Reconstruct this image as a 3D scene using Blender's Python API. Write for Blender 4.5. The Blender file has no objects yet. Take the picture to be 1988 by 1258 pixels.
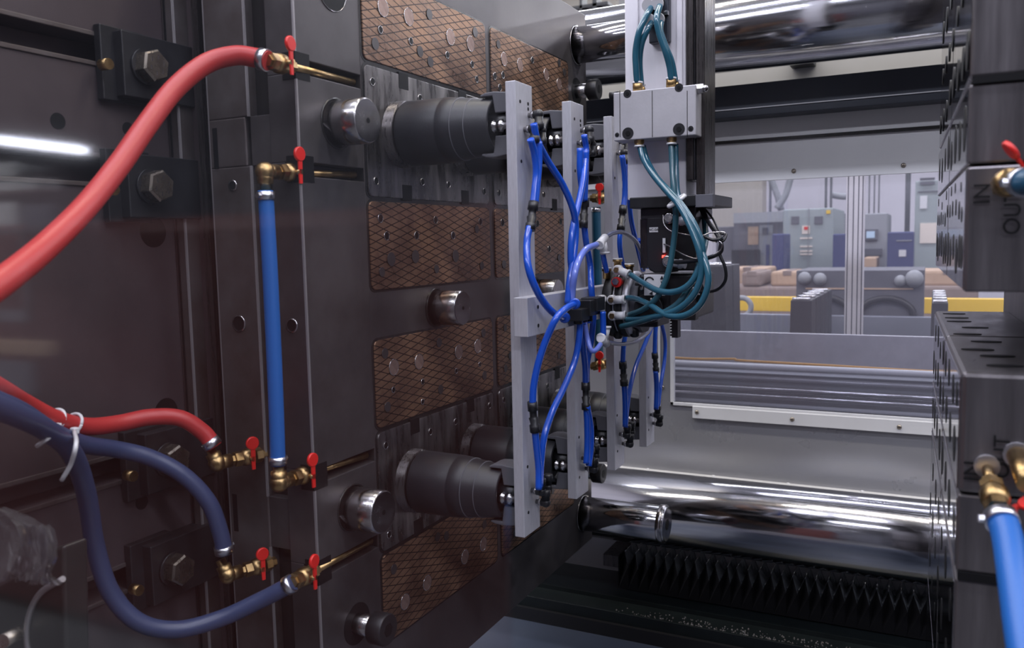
import bpy, bmesh, math, random
from mathutils import Vector, Matrix
random.seed(7)
R = math.radians
SC = bpy.context.scene
COL = SC.collection

# ------------------------------------------------------------------ camera
AX = Vector((.8949, .0230, -.4457)); AY = Vector((.4460, -.0948, .8900)); AZ = AX.cross(AY)
AX.normalize(); AY = (AY - AX*AY.dot(AX)).normalized(); AZ = AX.cross(AY)
RW = Matrix((AX, AY, AZ))            # world axes written in the camera's right / down / forward
FOC = 1630.27
CAM = Vector((1.02, 0, 1.5))
cam = bpy.data.cameras.new('camera'); co = bpy.data.objects.new('camera', cam); COL.objects.link(co)
r_, d_, f_ = RW.col[0], RW.col[1], RW.col[2]
co.matrix_world = Matrix(((r_.x, -d_.x, -f_.x, CAM.x), (r_.y, -d_.y, -f_.y, CAM.y), (r_.z, -d_.z, -f_.z, CAM.z), (0, 0, 0, 1)))
cam.sensor_width = 36; cam.lens = FOC/1988*36; cam.clip_start = .02
cam.dof.use_dof = True; cam.dof.focus_distance = 2.05; cam.dof.aperture_fstop = 4.5
SC.camera = co

# ------------------------------------------------------------------ world, lamps, exposure
w = bpy.data.worlds.new('shop_air'); SC.world = w; w.use_nodes = True
w.node_tree.nodes['Background'].inputs[0].default_value = (.52, .52, .58, 1)
w.node_tree.nodes['Background'].inputs[1].default_value = .34
vs = SC.view_settings
vs.view_transform = 'Standard'; vs.look = 'None'; vs.exposure = 0.75; vs.gamma = 1; vs.use_curve_mapping = False
def lamp(name, loc, size, power, col, aim):
    l = bpy.data.lights.new(name, 'AREA'); l.shape = 'RECTANGLE'; l.size, l.size_y = size; l.energy = power; l.color = col
    o = bpy.data.objects.new(name, l); COL.objects.link(o); o.location = loc
    o.rotation_euler = (Vector(aim)-Vector(loc)).to_track_quat('-Z', 'Y').to_euler()
    return o
LAMPS = [
    ('shop_strip_lamp', (.6, -1.2, 4.2), (14, .20), 190, (.84, .86, 1.0), (.6, -.6, 1)),
    ('shop_strip_lamp', (.6, .6, 4.6), (14, .20), 190, (.84, .86, 1.0), (.6, 1.2, 1)),
    ('shop_strip_lamp', (.6, 2.0, 4.6), (14, .14), 170, (1.0, .93, .82), (.6, 2.6, 1)),
    ('shop_strip_lamp', (.6, 4.4, 4.6), (14, .20), 150, (.84, .86, 1.0), (.6, 4.0, 1)),
    ('shop_strip_lamp', (.8, 7.4, 4.6), (10, .3), 180, (.90, .93, 1.0), (.8, 7.0, 0)),
    ('shop_strip_lamp', (.8, 10.3, 4.6), (10, .3), 170, (.92, .94, 1.0), (.8, 10.5, 0)),
]
for a in LAMPS: lamp(*a)

# ------------------------------------------------------------------ projection helpers (photo pixel + one known world plane -> point)
def P(u, v, x=None, y=None, z=None):
    d = RW @ Vector((u-994, v-629, FOC))
    k, val = (0, x) if x is not None else (1, y) if y is not None else (2, z)
    return CAM + d*((val-CAM[k])/d[k])
def Q(lst, y=None, x=None):
    return [P(a[0], a[1], **({'x': (a[2] if len(a) > 2 else x)} if x is not None else {'y': (a[2] if len(a) > 2 else y)})) for a in lst]

# ------------------------------------------------------------------ geometry builder
def frame(d):
    d = d.normalized(); t = Vector((0, 0, 1)) if abs(d.z) < .9 else Vector((1, 0, 0))
    a = d.cross(t).normalized(); return a, d.cross(a).normalized()
class G:
    def __init__(s): s.v = []; s.f = []; s.sm = []
    def add(s, vs_, fs, sm=False):
        n = len(s.v); s.v += [Vector(p) for p in vs_]; s.f += [tuple(i+n for i in f) for f in fs]; s.sm += [sm]*len(fs); return s
    def box(s, x0, x1, y0, y1, z0, z1):
        return s.add([(x0,y0,z0),(x1,y0,z0),(x1,y1,z0),(x0,y1,z0),(x0,y0,z1),(x1,y0,z1),(x1,y1,z1),(x0,y1,z1)],
                     [(0,3,2,1),(4,5,6,7),(0,1,5,4),(1,2,6,5),(2,3,7,6),(3,0,4,7)])
    def prism(s, poly, axis, a0, a1, sm=False):
        n = len(poly)
        def m(p, a): return {'x': (a, p[0], p[1]), 'y': (p[0], a, p[1]), 'z': (p[0], p[1], a)}[axis]
        base = len(s.v)
        s.add([m(p, a0) for p in poly]+[m(p, a1) for p in poly], [(i, (i+1) % n, n+(i+1) % n, n+i) for i in range(n)], sm)
        s.f += [tuple(base+i for i in range(n))[::-1], tuple(base+n+i for i in range(n))]; s.sm += [False, False]
        return s
    def lathe(s, o, d, prof, seg=32, caps=True, rot=0):
        o = Vector(o); d = Vector(d).normalized(); a, b = frame(d); n = len(prof); vs_ = []
        for (t, r) in prof:
            for k in range(seg):
                an = 2*math.pi*k/seg+rot; vs_.append(o+d*t+(a*math.cos(an)+b*math.sin(an))*r)
        fs = [(i*seg+k, i*seg+(k+1) % seg, (i+1)*seg+(k+1) % seg, (i+1)*seg+k) for i in range(n-1) for k in range(seg)]
        base = len(s.v); s.add(vs_, fs, seg > 8)
        if caps:
            s.f += [tuple(base+k for k in range(seg))[::-1], tuple(base+(n-1)*seg+k for k in range(seg))]; s.sm += [False, False]
        return s
    def cyl(s, p0, p1, r0, r1=None, seg=24, rot=0):
        p0, p1 = Vector(p0), Vector(p1); r1 = r0 if r1 is None else r1
        return s.lathe(p0, p1-p0, [(0, r0), ((p1-p0).length, r1)], seg, True, rot)
    def sph(s, c, r, seg=16, sc=(1, 1, 1)):
        n = 8; pts = []
        for i in range(1, n):
            th = math.pi*i/n
            for k in range(seg):
                an = 2*math.pi*k/seg; pts.append(Vector(c)+Vector((r*sc[0]*math.sin(th)*math.cos(an), r*sc[1]*math.sin(th)*math.sin(an), r*sc[2]*math.cos(th))))
        fs = [(i*seg+k, (i+1)*seg+k, (i+1)*seg+(k+1) % seg, i*seg+(k+1) % seg) for i in range(n-2) for k in range(seg)]
        top = len(pts); pts += [Vector(c)+Vector((0, 0, r*sc[2])), Vector(c)-Vector((0, 0, r*sc[2]))]
        fs += [(top, k, (k+1) % seg) for k in range(seg)]+[(top+1, (n-2)*seg+(k+1) % seg, (n-2)*seg+k) for k in range(seg)]
        return s.add(pts, fs, True)
    def tube(s, pts, r, seg=12, sub=6):
        pts = [Vector(p) for p in pts]; path = []
        if len(pts) == 2: path = pts
        else:
            e = [2*pts[0]-pts[1]]+pts+[2*pts[-1]-pts[-2]]
            for i in range(1, len(e)-2):
                for k in range(sub):
                    t = k/sub; a, b, c, d = e[i-1], e[i], e[i+1], e[i+2]
                    path.append(.5*((2*b)+(c-a)*t+(2*a-5*b+4*c-d)*t*t+(3*b-a-3*c+d)*t**3))
            path.append(pts[-1])
        tan = [(path[min(i+1, len(path)-1)]-path[max(i-1, 0)]).normalized() for i in range(len(path))]
        a, b = frame(tan[0]); vs_ = []
        for i, p in enumerate(path):
            a = (a-tan[i]*a.dot(tan[i])).normalized(); b = tan[i].cross(a)
            vs_ += [p+(a*math.cos(2*math.pi*k/seg)+b*math.sin(2*math.pi*k/seg))*r for k in range(seg)]
        n = len(path)
        base = len(s.v)
        s.add(vs_, [(i*seg+k, i*seg+(k+1) % seg, (i+1)*seg+(k+1) % seg, (i+1)*seg+k) for i in range(n-1) for k in range(seg)], True)
        s.f += [tuple(base+k for k in range(seg))[::-1], tuple(base+(n-1)*seg+k for k in range(seg))]; s.sm += [False, False]
        return s
    def ring(s, c, d, ri, ro, h, seg=28):
        return s.lathe(c, d, [(0, ri), (0, ro), (h, ro), (h, ri), (0, ri)], seg, False)
    def out(s, name, mat, parent=None, label=None, bevel=0, seg=2, **kw):
        mn = Vector([min(v[i] for v in s.v) for i in range(3)]); mx = Vector([max(v[i] for v in s.v) for i in range(3)]); c = (mn+mx)/2
        me = bpy.data.meshes.new(name); me.from_pydata([v-c for v in s.v], [], s.f)
        me.polygons.foreach_set('use_smooth', s.sm); me.validate(); me.update()
        bm = bmesh.new(); bm.from_mesh(me); bmesh.ops.recalc_face_normals(bm, faces=bm.faces); bm.to_mesh(me); bm.free()
        me.materials.append(mat)
        o = bpy.data.objects.new(name, me); COL.objects.link(o)
        if parent: o.parent = parent; o.location = parent_inv(parent) @ c if parent.get('_r') else c-wl(parent)
        else: o.location = c
        if bevel:
            m = o.modifiers.new('edge', 'BEVEL'); m.width = bevel; m.segments = seg; m.limit_method = 'ANGLE'; m.angle_limit = R(40)
        if label: o['label'] = label
        for k, v in kw.items(): o[k] = v
        return o
def wl(o):
    p = Vector(o.location)
    while o.parent: o = o.parent; p = p+Vector(o.location)
    return p
def parent_inv(o): return Matrix.Translation(-wl(o))
def thing(name, label, cat, loc, group=None):
    o = bpy.data.objects.new(name, None); COL.objects.link(o); o.location = loc; o.empty_display_size = .05
    o['label'] = label; o['category'] = cat
    if group: o['group'] = group
    return o
def tag(o, label, cat, group=None):
    o['label'] = label; o['category'] = cat
    if group: o['group'] = group
    return o
def clone(o, off, parent=None, label=None):
    c = o.copy(); COL.objects.link(c); c.parent = parent if parent else o.parent
    c.location = Vector(o.location)+Vector(off) if off is not None else o.location
    if label: c['label'] = label
    for ch in list(o.children):
        clone(ch, (0, 0, 0), c)
    return c

# ------------------------------------------------------------------ materials
def mat(name, col, rough=.5, metal=0, spec=.5, noise=None, bump=0, bscale=60, coat=0, emit=None, estr=0, stretch=(1, 1, 1), rvar=0, aniso=0):
    m = bpy.data.materials.new(name); m.use_nodes = True; nt = m.node_tree; b = nt.nodes['Principled BSDF']
    b.inputs['Base Color'].default_value = (*col, 1); b.inputs['Roughness'].default_value = rough; b.inputs['Metallic'].default_value = metal
    b.inputs['Specular IOR Level'].default_value = spec; b.inputs['Coat Weight'].default_value = coat
    if aniso: b.inputs['Anisotropic'].default_value = aniso
    if emit: b.inputs['Emission Color'].default_value = (*emit, 1); b.inputs['Emission Strength'].default_value = estr
    if noise or bump or rvar:
        tc = nt.nodes.new('ShaderNodeTexCoord'); mp = nt.nodes.new('ShaderNodeMapping'); mp.inputs['Scale'].default_value = stretch
        nt.links.new(tc.outputs['Object'], mp.inputs[0])
        if noise or rvar:
            n = nt.nodes.new('ShaderNodeTexNoise'); n.inputs['Scale'].default_value = noise[1] if noise else 8; n.inputs['Detail'].default_value = 6; n.inputs['Roughness'].default_value = .65
            nt.links.new(mp.outputs[0], n.inputs[0])
        if noise:
            cr = nt.nodes.new('ShaderNodeValToRGB'); cr.color_ramp.elements[0].position = .3; cr.color_ramp.elements[1].position = .72
            cr.color_ramp.elements[0].color = (*noise[0], 1); cr.color_ramp.elements[1].color = (*col, 1)
            nt.links.new(n.outputs[0], cr.inputs[0]); nt.links.new(cr.outputs[0], b.inputs['Base Color'])
        if rvar:
            mr = nt.nodes.new('ShaderNodeMapRange'); mr.inputs['From Min'].default_value = .3; mr.inputs['From Max'].default_value = .7
            mr.inputs['To Min'].default_value = max(0, rough-rvar); mr.inputs['To Max'].default_value = min(1, rough+rvar)
            nt.links.new(n.outputs[0], mr.inputs[0]); nt.links.new(mr.outputs[0], b.inputs['Roughness'])
        if bump:
            n2 = nt.nodes.new('ShaderNodeTexNoise'); n2.inputs['Scale'].default_value = bscale; n2.inputs['Detail'].default_value = 4
            bp = nt.nodes.new('ShaderNodeBump'); bp.inputs['Strength'].default_value = bump; bp.inputs['Distance'].default_value = .002
            nt.links.new(mp.outputs[0], n2.inputs[0]); nt.links.new(n2.outputs[0], bp.inputs['Height']); nt.links.new(bp.outputs[0], b.inputs['Normal'])
    return m
M = {}
M['mold'] = mat('oiled_tool_steel', (.135, .125, .13), .42, .75, noise=((.075, .068, .070), 5), bump=.05, bscale=120, rvar=.1)
M['mold_side'] = mat('ground_plate_side', (.16, .145, .15), .45, .7, noise=((.085, .062, .054), 5), bump=.05, bscale=150, rvar=.1)
M['platen'] = mat('platen_paint', (.085, .066, .072), .5, .35, noise=((.05, .038, .042), 3), bump=.05, bscale=90)
M['insert'] = mat('stained_steel_insert', (.36, .34, .34), .30, .95, noise=((.085, .08, .08), 11), stretch=(1, 3.0, .5), bump=.1, bscale=60, rvar=.14)
M['seam'] = mat('oily_seam_and_gap_shade', (.012, .011, .011), .25, 0)
M['hole'] = mat('bore_dark', (.006, .006, .007), .5, 0, .2)
M['plug'] = mat('copper_plug', (.36, .25, .21), .42, .6, noise=((.22, .14, .12), 40), bump=.15, bscale=200)
M['dark_plug'] = mat('oiled_plug', (.075, .068, .07), .35, .6)
M['chrome'] = mat('hard_chrome', (.60, .60, .63), .13, 1, noise=((.42, .42, .45), 8), stretch=(.12, 5, 5), rvar=.05, bump=.25, bscale=9)
M['pin'] = mat('ground_pin_steel', (.50, .49, .50), .22, 1, noise=((.33, .31, .31), 25), rvar=.08)
M['alu'] = mat('anodised_aluminium', (.60, .60, .65), .48, .5, noise=((.50, .50, .54), 60), stretch=(4, 4, .6), bump=.05, bscale=220)
M['alu_dark'] = mat('grey_cast_aluminium', (.48, .47, .49), .5, .35, noise=((.40, .39, .41), 12), bump=.08, bscale=160)
M['tube_black'] = mat('moulded_black_plastic', (.016, .016, .021), .44, 0, .5, noise=((.011, .011, .014), 7), bump=.12, bscale=400)
M['jaw'] = mat('grey_jaw_plastic', (.10, .10, .115), .5, 0, .5, bump=.1, bscale=200)
M['black'] = mat('black_plastic', (.013, .013, .016), .38, 0, .5, bump=.05, bscale=200)
M['black_metal'] = mat('blackened_metal', (.028, .028, .032), .42, .4, noise=((.015, .015, .017), 20))
M['blue'] = mat('blue_air_tube', (.008, .075, .50), .24, 0, .55, coat=.3)
M['lightblue'] = mat('pale_blue_tube', (.14, .20, .62), .22, 0, .55, coat=.3)
M['greytube'] = mat('smoky_tube', (.11, .12, .20), .25, 0, .5, coat=.3)
M['teal'] = mat('teal_air_tube', (.018, .095, .145), .2, 0, .6, coat=.5)
M['teal_dark'] = mat('dim_teal_tube', (.022, .085, .115), .25, 0, .5, coat=.3)
M['redhose'] = mat('red_rubber_hose', (.40, .030, .030), .42, 0, .45, bump=.08, bscale=300)
M['bluehose'] = mat('blue_rubber_hose', (.012, .10, .36), .42, 0, .45, bump=.06, bscale=300)
M['duskhose'] = mat('dull_navy_hose', (.034, .048, .110), .38, 0, .45, bump=.06, bscale=300)
M['tealhose'] = mat('deep_teal_hose', (.008, .060, .115), .38, 0, .45)
M['brass'] = mat('brass', (.50, .34, .16), .34, 1, noise=((.30, .20, .09), 50), rvar=.08)
M['clamp'] = mat('zinc_clamp', (.58, .58, .62), .28, 1)
M['redpaint'] = mat('red_lever', (.62, .018, .014), .35, 0, .5)
M['bolt'] = mat('zinc_bolt', (.36, .32, .27), .28, .95, noise=((.22, .19, .16), 30), rvar=.1)
M['edge'] = mat('ground_edge_steel', (.34, .32, .33), .45, .7)
M['rod'] = mat('steel_rod', (.5, .5, .52), .2, 1)
M['panel'] = mat('grey_guard_paint', (.62, .62, .63), .38, 0, .5, noise=((.57, .57, .58), 3), rvar=.06)
M['panel_low'] = mat('satin_guard_sheet', (.29, .29, .305), .30, .35, noise=((.25, .25, .27), 1.2), rvar=.08)
M['navy'] = mat('dark_blue_beam', (.028, .034, .048), .42, .1, .5, noise=((.018, .022, .032), 6), rvar=.1)
M['white_alu'] = mat('pale_robot_profile', (.76, .74, .78), .42, .2, noise=((.66, .64, .68), 5), stretch=(3, 3, .4), rvar=.06)
M['white'] = mat('white_plastic', (.62, .62, .64), .35, 0, .5)
M['cast'] = mat('dark_casting', (.050, .048, .047), .38, .5, noise=((.035, .033, .033), 9))
M['rail'] = mat('dark_rail_steel', (.10, .09, .09), .3, .8, noise=((.05, .045, .045), 30), stretch=(6, 6, .3), rvar=.1)
M['bellow'] = mat('bellows_fabric', (.34, .36, .39), .28, .3, .5, noise=((.15, .17, .19), 14), rvar=.12)
M['bed'] = mat('dark_bed', (.010, .014, .015), .35, .1, .4, noise=((.005, .007, .008), 10))
M['bedplate'] = mat('blue_grey_bed_plate', (.062, .074, .105), .38, .1, .5, noise=((.055, .068, .10), 8), rvar=.08)
M['debris'] = mat('oily_debris', (.12, .10, .09), .35, .2, bump=.8, bscale=60, noise=((.02, .02, .02), 40))
M['fix'] = mat('polished_cavity_steel', (.36, .35, .37), .10, 1, noise=((.16, .15, .165), 16), stretch=(1, 3, .3), rvar=.06)
M['fixside'] = mat('fixed_half_side', (.22, .205, .215), .34, .8, noise=((.12, .11, .115), 7), stretch=(4, 1, .3), rvar=.08)
M['fixdark'] = mat('fixed_half_back', (.025, .025, .028), .35, .5)
M['cable'] = mat('orange_cable', (.52, .27, .05), .5)
M['yellow'] = mat('yellow_beam', (.75, .48, .03), .5)
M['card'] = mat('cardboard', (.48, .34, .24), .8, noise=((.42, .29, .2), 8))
M['card_dark'] = mat('brown_board', (.26, .20, .18), .8, noise=((.2, .15, .13), 8))  # darker brown board for pallets, one carton and the tape
M['cabgreen'] = mat('grey_green_cabinet', (.28, .32, .325), .55)
M['cabgrey'] = mat('grey_cabinet', (.26, .27, .29), .55)
M['cabdark'] = mat('dark_machine', (.13, .13, .15), .55, noise=((.07, .07, .09), 3))
M['navypanel'] = mat('navy_panel', (.035, .045, .14), .5)
M['cone'] = mat('dark_grey_block', (.040, .040, .047), .5, noise=((.028, .028, .033), 30), bump=.2, bscale=60)
M['ledge'] = mat('blue_grey_sheet', (.22, .23, .28), .4, .2, noise=((.18, .19, .23), 3))
M['shopwall'] = mat('shop_wall_white', (.62, .60, .66), .8, noise=((.55, .53, .58), 1))
M['tanwall'] = mat('tan_wall', (.40, .37, .33), .8, noise=((.34, .31, .28), 1.5))
M['floor'] = mat('shop_floor', (.10, .10, .105), .5, noise=((.07, .07, .075), 2))
M['paper'] = mat('paper', (.70, .62, .55), .7)
M['maroon'] = mat('red_haze_maroon', (.13, .032, .030), .6, noise=((.085, .022, .022), 2))
M['led'] = mat('red_indicator', (.8, .02, .02), .4, emit=(1, .03, .02), estr=6)
M['screen'] = mat('lit_screen', (.2, .3, .4), .3, emit=(.55, .65, .8), estr=.35)
M['tubelamp'] = mat('lit_tube_lamp', (.9, .9, 1), .4, emit=(.8, .84, 1), estr=16)
def copper():
    m = mat('scored_copper', (.40, .235, .145), .38, .7, noise=((.11, .062, .045), 9), rvar=.14); nt = m.node_tree; b = nt.nodes['Principled BSDF']; L = nt.links.new
    tc = nt.nodes.new('ShaderNodeTexCoord'); sp = nt.nodes.new('ShaderNodeSeparateXYZ'); L(tc.outputs['Object'], sp.inputs[0])
    def mth(op, a, bb=None, c=None):
        n = nt.nodes.new('ShaderNodeMath'); n.operation = op
        for i, s in enumerate((a, bb, c)):
            if s is None: continue
            if isinstance(s, (int, float)): n.inputs[i].default_value = s
            else: L(s, n.inputs[i])
        return n.outputs[0]
    nz = nt.nodes.new('ShaderNodeTexNoise'); nz.inputs['Scale'].default_value = 9; L(tc.outputs['Object'], nz.inputs[0])
    wob = mth('MULTIPLY', nz.outputs[0], .06)
    g = []
    for s in (1, -1):
        t = mth('MULTIPLY_ADD', sp.outputs[2], 3.4*s, sp.outputs[1]); t = mth('DIVIDE', t, .058); t = mth('ADD', t, mth('MULTIPLY', wob, 4))
        g.append(mth('LESS_THAN', mth('ABSOLUTE', mth('SUBTRACT', mth('FRACT', mth('ADD', t, 50)), .5)), .065))
    line = mth('MAXIMUM', g[0], g[1])
    mx = nt.nodes.new('ShaderNodeMix'); mx.data_type = 'RGBA'; L(line, mx.inputs[0])
    src = b.inputs['Base Color'].links[0].from_socket; L(src, mx.inputs[6]); mx.inputs[7].default_value = (.035, .022, .018, 1); L(mx.outputs[2], b.inputs['Base Color'])
    bp = nt.nodes.new('ShaderNodeBump'); bp.inputs['Strength'].default_value = .8; bp.inputs['Distance'].default_value = .003; bp.invert = True
    n2 = nt.nodes.new('ShaderNodeTexNoise'); n2.inputs['Scale'].default_value = 80; n2.inputs['Detail'].default_value = 5; L(tc.outputs['Object'], n2.inputs[0])
    L(mth('ADD', line, mth('MULTIPLY', n2.outputs[0], .35)), bp.inputs['Height']); L(bp.outputs[0], b.inputs['Normal'])
    return m
M['copper'] = copper()
def glass(name, tint, haze, hazecol, gloss, rough=.03):
    m = bpy.data.materials.new(name); m.use_nodes = True; nt = m.node_tree; nt.nodes.clear(); L = nt.links.new
    o = nt.nodes.new('ShaderNodeOutputMaterial'); t = nt.nodes.new('ShaderNodeBsdfTransparent'); t.inputs[0].default_value = (*tint, 1)
    g = nt.nodes.new('ShaderNodeBsdfGlossy'); g.inputs['Roughness'].default_value = rough; g.inputs[0].default_value = (gloss, gloss, gloss, 1)
    d = nt.nodes.new('ShaderNodeBsdfDiffuse'); d.inputs[0].default_value = (*hazecol, 1)
    lw = nt.nodes.new('ShaderNodeLayerWeight'); lw.inputs[0].default_value = .5
    pw = nt.nodes.new('ShaderNodeMath'); pw.operation = 'POWER'; L(lw.outputs['Facing'], pw.inputs[0]); pw.inputs[1].default_value = 5
    fr = nt.nodes.new('ShaderNodeMath'); fr.operation = 'MULTIPLY_ADD'; L(pw.outputs[0], fr.inputs[0]); fr.inputs[1].default_value = .96; fr.inputs[2].default_value = .04
    m1 = nt.nodes.new('ShaderNodeMixShader'); m1.inputs[0].default_value = haze; L(t.outputs[0], m1.inputs[1]); L(d.outputs[0], m1.inputs[2])
    m2 = nt.nodes.new('ShaderNodeMixShader'); L(fr.outputs[0], m2.inputs[0]); L(m1.outputs[0], m2.inputs[1]); L(g.outputs[0], m2.inputs[2]); L(m2.outputs[0], o.inputs[0])
    return m
M['pane'] = glass('guard_polycarbonate', (.90, .90, .93), .10, (.52, .50, .58), .8)
M['door'] = glass('door_polycarbonate', (.97, .97, .97), .0, (.6, .6, .6), .9, .055)
M['bag'] = glass('clear_bag', (.75, .75, .78), .12, (.7, .7, .7), 1.0)

# ================================================================== SETTING
G().box(-8, 10, -4, 14, -.1, 0).out('floor', M['floor'], kind='structure')
G().box(-8, 10, 13, 13.2, 0, 5).out('wall_back', M['shopwall'], kind='structure')
G().box(-8.2, -8, -4, 14, 0, 5).out('wall_left', M['shopwall'], kind='structure')
G().box(10, 10.2, -4, 14, 0, 5).out('wall_right', M['shopwall'], kind='structure')
G().box(-8, 10, -4.2, -4, 0, 5).out('wall_front', M['cabdark'], kind='structure')

# ================================================================== MOVING MOULD HALF (left)
ZC = 1.36
Y0, Y1, Z0, Z1 = 1.2, 2.615, .49, 2.23
mh = thing('moving_mold_half', 'big oiled steel mould half with copper inserts and black tubes on its cores', 'mold', (-.15, 1.9, Z0))
ch = [(1.825, 0), (1.643, 0), (1.073, 0), (.890, 0)]       # nipple channels
fp = G(); zs = [Z0]
for zc, _ in sorted(ch):
    zs += [zc-.013, zc+.013]
zs.append(Z1)
for i in range(0, len(zs)-1):
    solid = i % 2 == 0
    if solid: fp.box(-.066, 0, Y0, 1.392, zs[i], zs[i+1])
    else: fp.box(-.066, -.034, Y0, 1.392, zs[i], zs[i+1])
fp.box(-.066, 0, 1.392, Y1, Z0, Z1)
fp.out('front_plate', M['mold'], mh, bevel=.0015)
for zc, _ in ch:
    G().box(-.030, .0006, Y0-.001, 1.238, zc-.024, zc+.024).out('channel_mouth', M['hole'], mh)
G().box(-.115, -.066, 1.222, Y1, Z0, Z1).out('spacer_plate', M['seam'], mh)  # coloured black for the shade in the gap between the plates
G().box(-.115, -.066, 1.203, 1.30, 1.655, 1.745).out('side_lock', M['mold'], mh, bevel=.001)
G().box(-.115, -.066, 1.203, 1.30, .925, 1.025).out('side_lock', M['mold'], mh, bevel=.001)
b = G()
b.box(-.217, -.115, Y0, Y1, Z0, 1.655).box(-.217, -.125, Y0, Y1, 1.655, 1.745).box(-.217, -.115, Y0, Y1, 1.745, Z1)
b.out('support_plate', M['mold_side'], mh, bevel=.0025)
G().box(-.207, -.196, Y0-.0012, 1.25, 1.655, 1.73).out('side_slot', M['hole'], mh)
G().box(-.207, -.196, Y0-.0012, 1.25, .945, 1.02).out('side_slot', M['hole'], mh)
G().box(-.294, -.217, 1.235, Y1, Z0, Z1).out('ejector_box', M['platen'], mh)
G().box(-.262, -.245, 1.215, 1.24, Z0, Z1).out('ejector_rail', M['rail'], mh)
G().box(-.325, -.294, Y0, Y1, Z0, Z1).out('clamping_plate', M['mold_side'], mh, bevel=.003)
G().box(-.318, -.314, Y0-.002, 1.205, Z0, Z1).out('plate_joint', M['hole'], mh)
def chamfer(x, y, z0, z1, s=.0035, par=None, sx=1):
    return G().prism([(x+.0003*sx, y-.0003), (x-s*sx, y-.0006), (x-s*.5*sx, y-s*.2), (x+s*.2*sx, y+s*.5), (x+.0006*sx, y+s)], 'z', z0, z1).out('ground_chamfer', M['edge'], par or mh, label='bright ground edge of the plate')
chamfer(0, Y0, Z0, .866); chamfer(0, Y0, .914, 1.049); chamfer(0, Y0, 1.097, 1.619); chamfer(0, Y0, 1.667, 1.801); chamfer(0, Y0, 1.849, Z1)
chamfer(-.217, Y0, Z0, Z1, sx=-1); chamfer(-.294, Y0, Z0, Z1)
chamfer(-.115, Y0, Z0, .925); chamfer(-.115, Y0, 1.025, 1.655); chamfer(-.115, Y0, 1.745, Z1)
def hole(u, v, r, parent, mt='hole', x=0., rim=True, proud=.0012, nm='bolt_hole', at=None):
    c = at if at is not None else P(u, v, x=x)
    h = G().cyl((x+.0002, c.y, c.z), (x+proud, c.y, c.z), r, seg=20).out(nm, M[mt], parent)
    if rim: G().ring((x, c.y, c.z), (1, 0, 0), r, r+.0013, .0016, 20).out('hole_rim', M['pin'], h)
    return h
def yhole(u, v, r, x, y):
    c = P(u, v, y=y)
    h = G().cyl((c.x, y-.0008, c.z), (c.x, y+.004, c.z), r, seg=20).out('side_hole', M['hole'], mh)
    G().ring((c.x, y-.0015, c.z), (0, 1, 0), r, r+.0025, .003, 20).out('hole_rim', M['pin'], h)
yhole(452, 360, .008, 0, Y0); yhole(464, 628, .014, 0, Y0); yhole(567, 632, .011, 0, Y0)
YR = ((1.400, 1.915), (1.945, 2.455))
ROWS = ((1.872, 2.050, 'copper'), (1.602, 1.862, 'steel'), (1.412, 1.592, 'copper'), (1.125, 1.308, 'copper'), (.862, 1.115, 'steel'), (.662, .852, 'copper'))
def rrect(y0, y1, z0, z1, r, n=5):
    pts = []
    for cy, cz, a0 in ((y1-r, z1-r, 0), (y0+r, z1-r, 90), (y0+r, z0+r, 180), (y1-r, z0+r, 270)):
        for k in range(n+1):
            a = R(a0+90*k/n); pts.append((cy+r*math.cos(a), cz+r*math.sin(a)))
    return pts
INS = {}
for ri, (z0, z1, kd) in enumerate(ROWS):
    for ci, (y0, y1) in enumerate(YR):
        G().prism(rrect(y0-.006, y1+.006, z0-.005, z1+.005, .018), 'x', -.01, .0008).out('insert_pocket', M['seam'], mh)
        nm = 'copper_insert' if kd == 'copper' else 'steel_insert'
        lab = {'copper': 'scored copper insert', 'steel': 'bare stained steel insert'}[kd]
        i = G().prism(rrect(y0, y1, z0, z1, .014), 'x', -.01, .0035).out(nm, M['copper' if kd == 'copper' else 'insert'], mh, label=lab, bevel=.0012)
        INS[ri, ci] = i
        if kd == 'steel':
            for fy in (.27, .76):
                yy = y0+(y1-y0)*fy
                for zz in (z0+.012, z1-.012):
                    G().box(.0008, .0042, yy-.018, yy+.018, zz-.017, zz+.017).out('insert_notch', M['hole'], i, bevel=.0005)
            for fy in (.05, .39, .61, .95):
                for fz in (.12, .5, .88) if fy in (.05, .95) else (.15, .85):
                    if fz == .5: continue
                    hole(0, 0, .007, i, at=Vector((0, y0+(y1-y0)*fy, z0+(z1-z0)*fz)), x=.0035)
X_ = .0035
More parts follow.
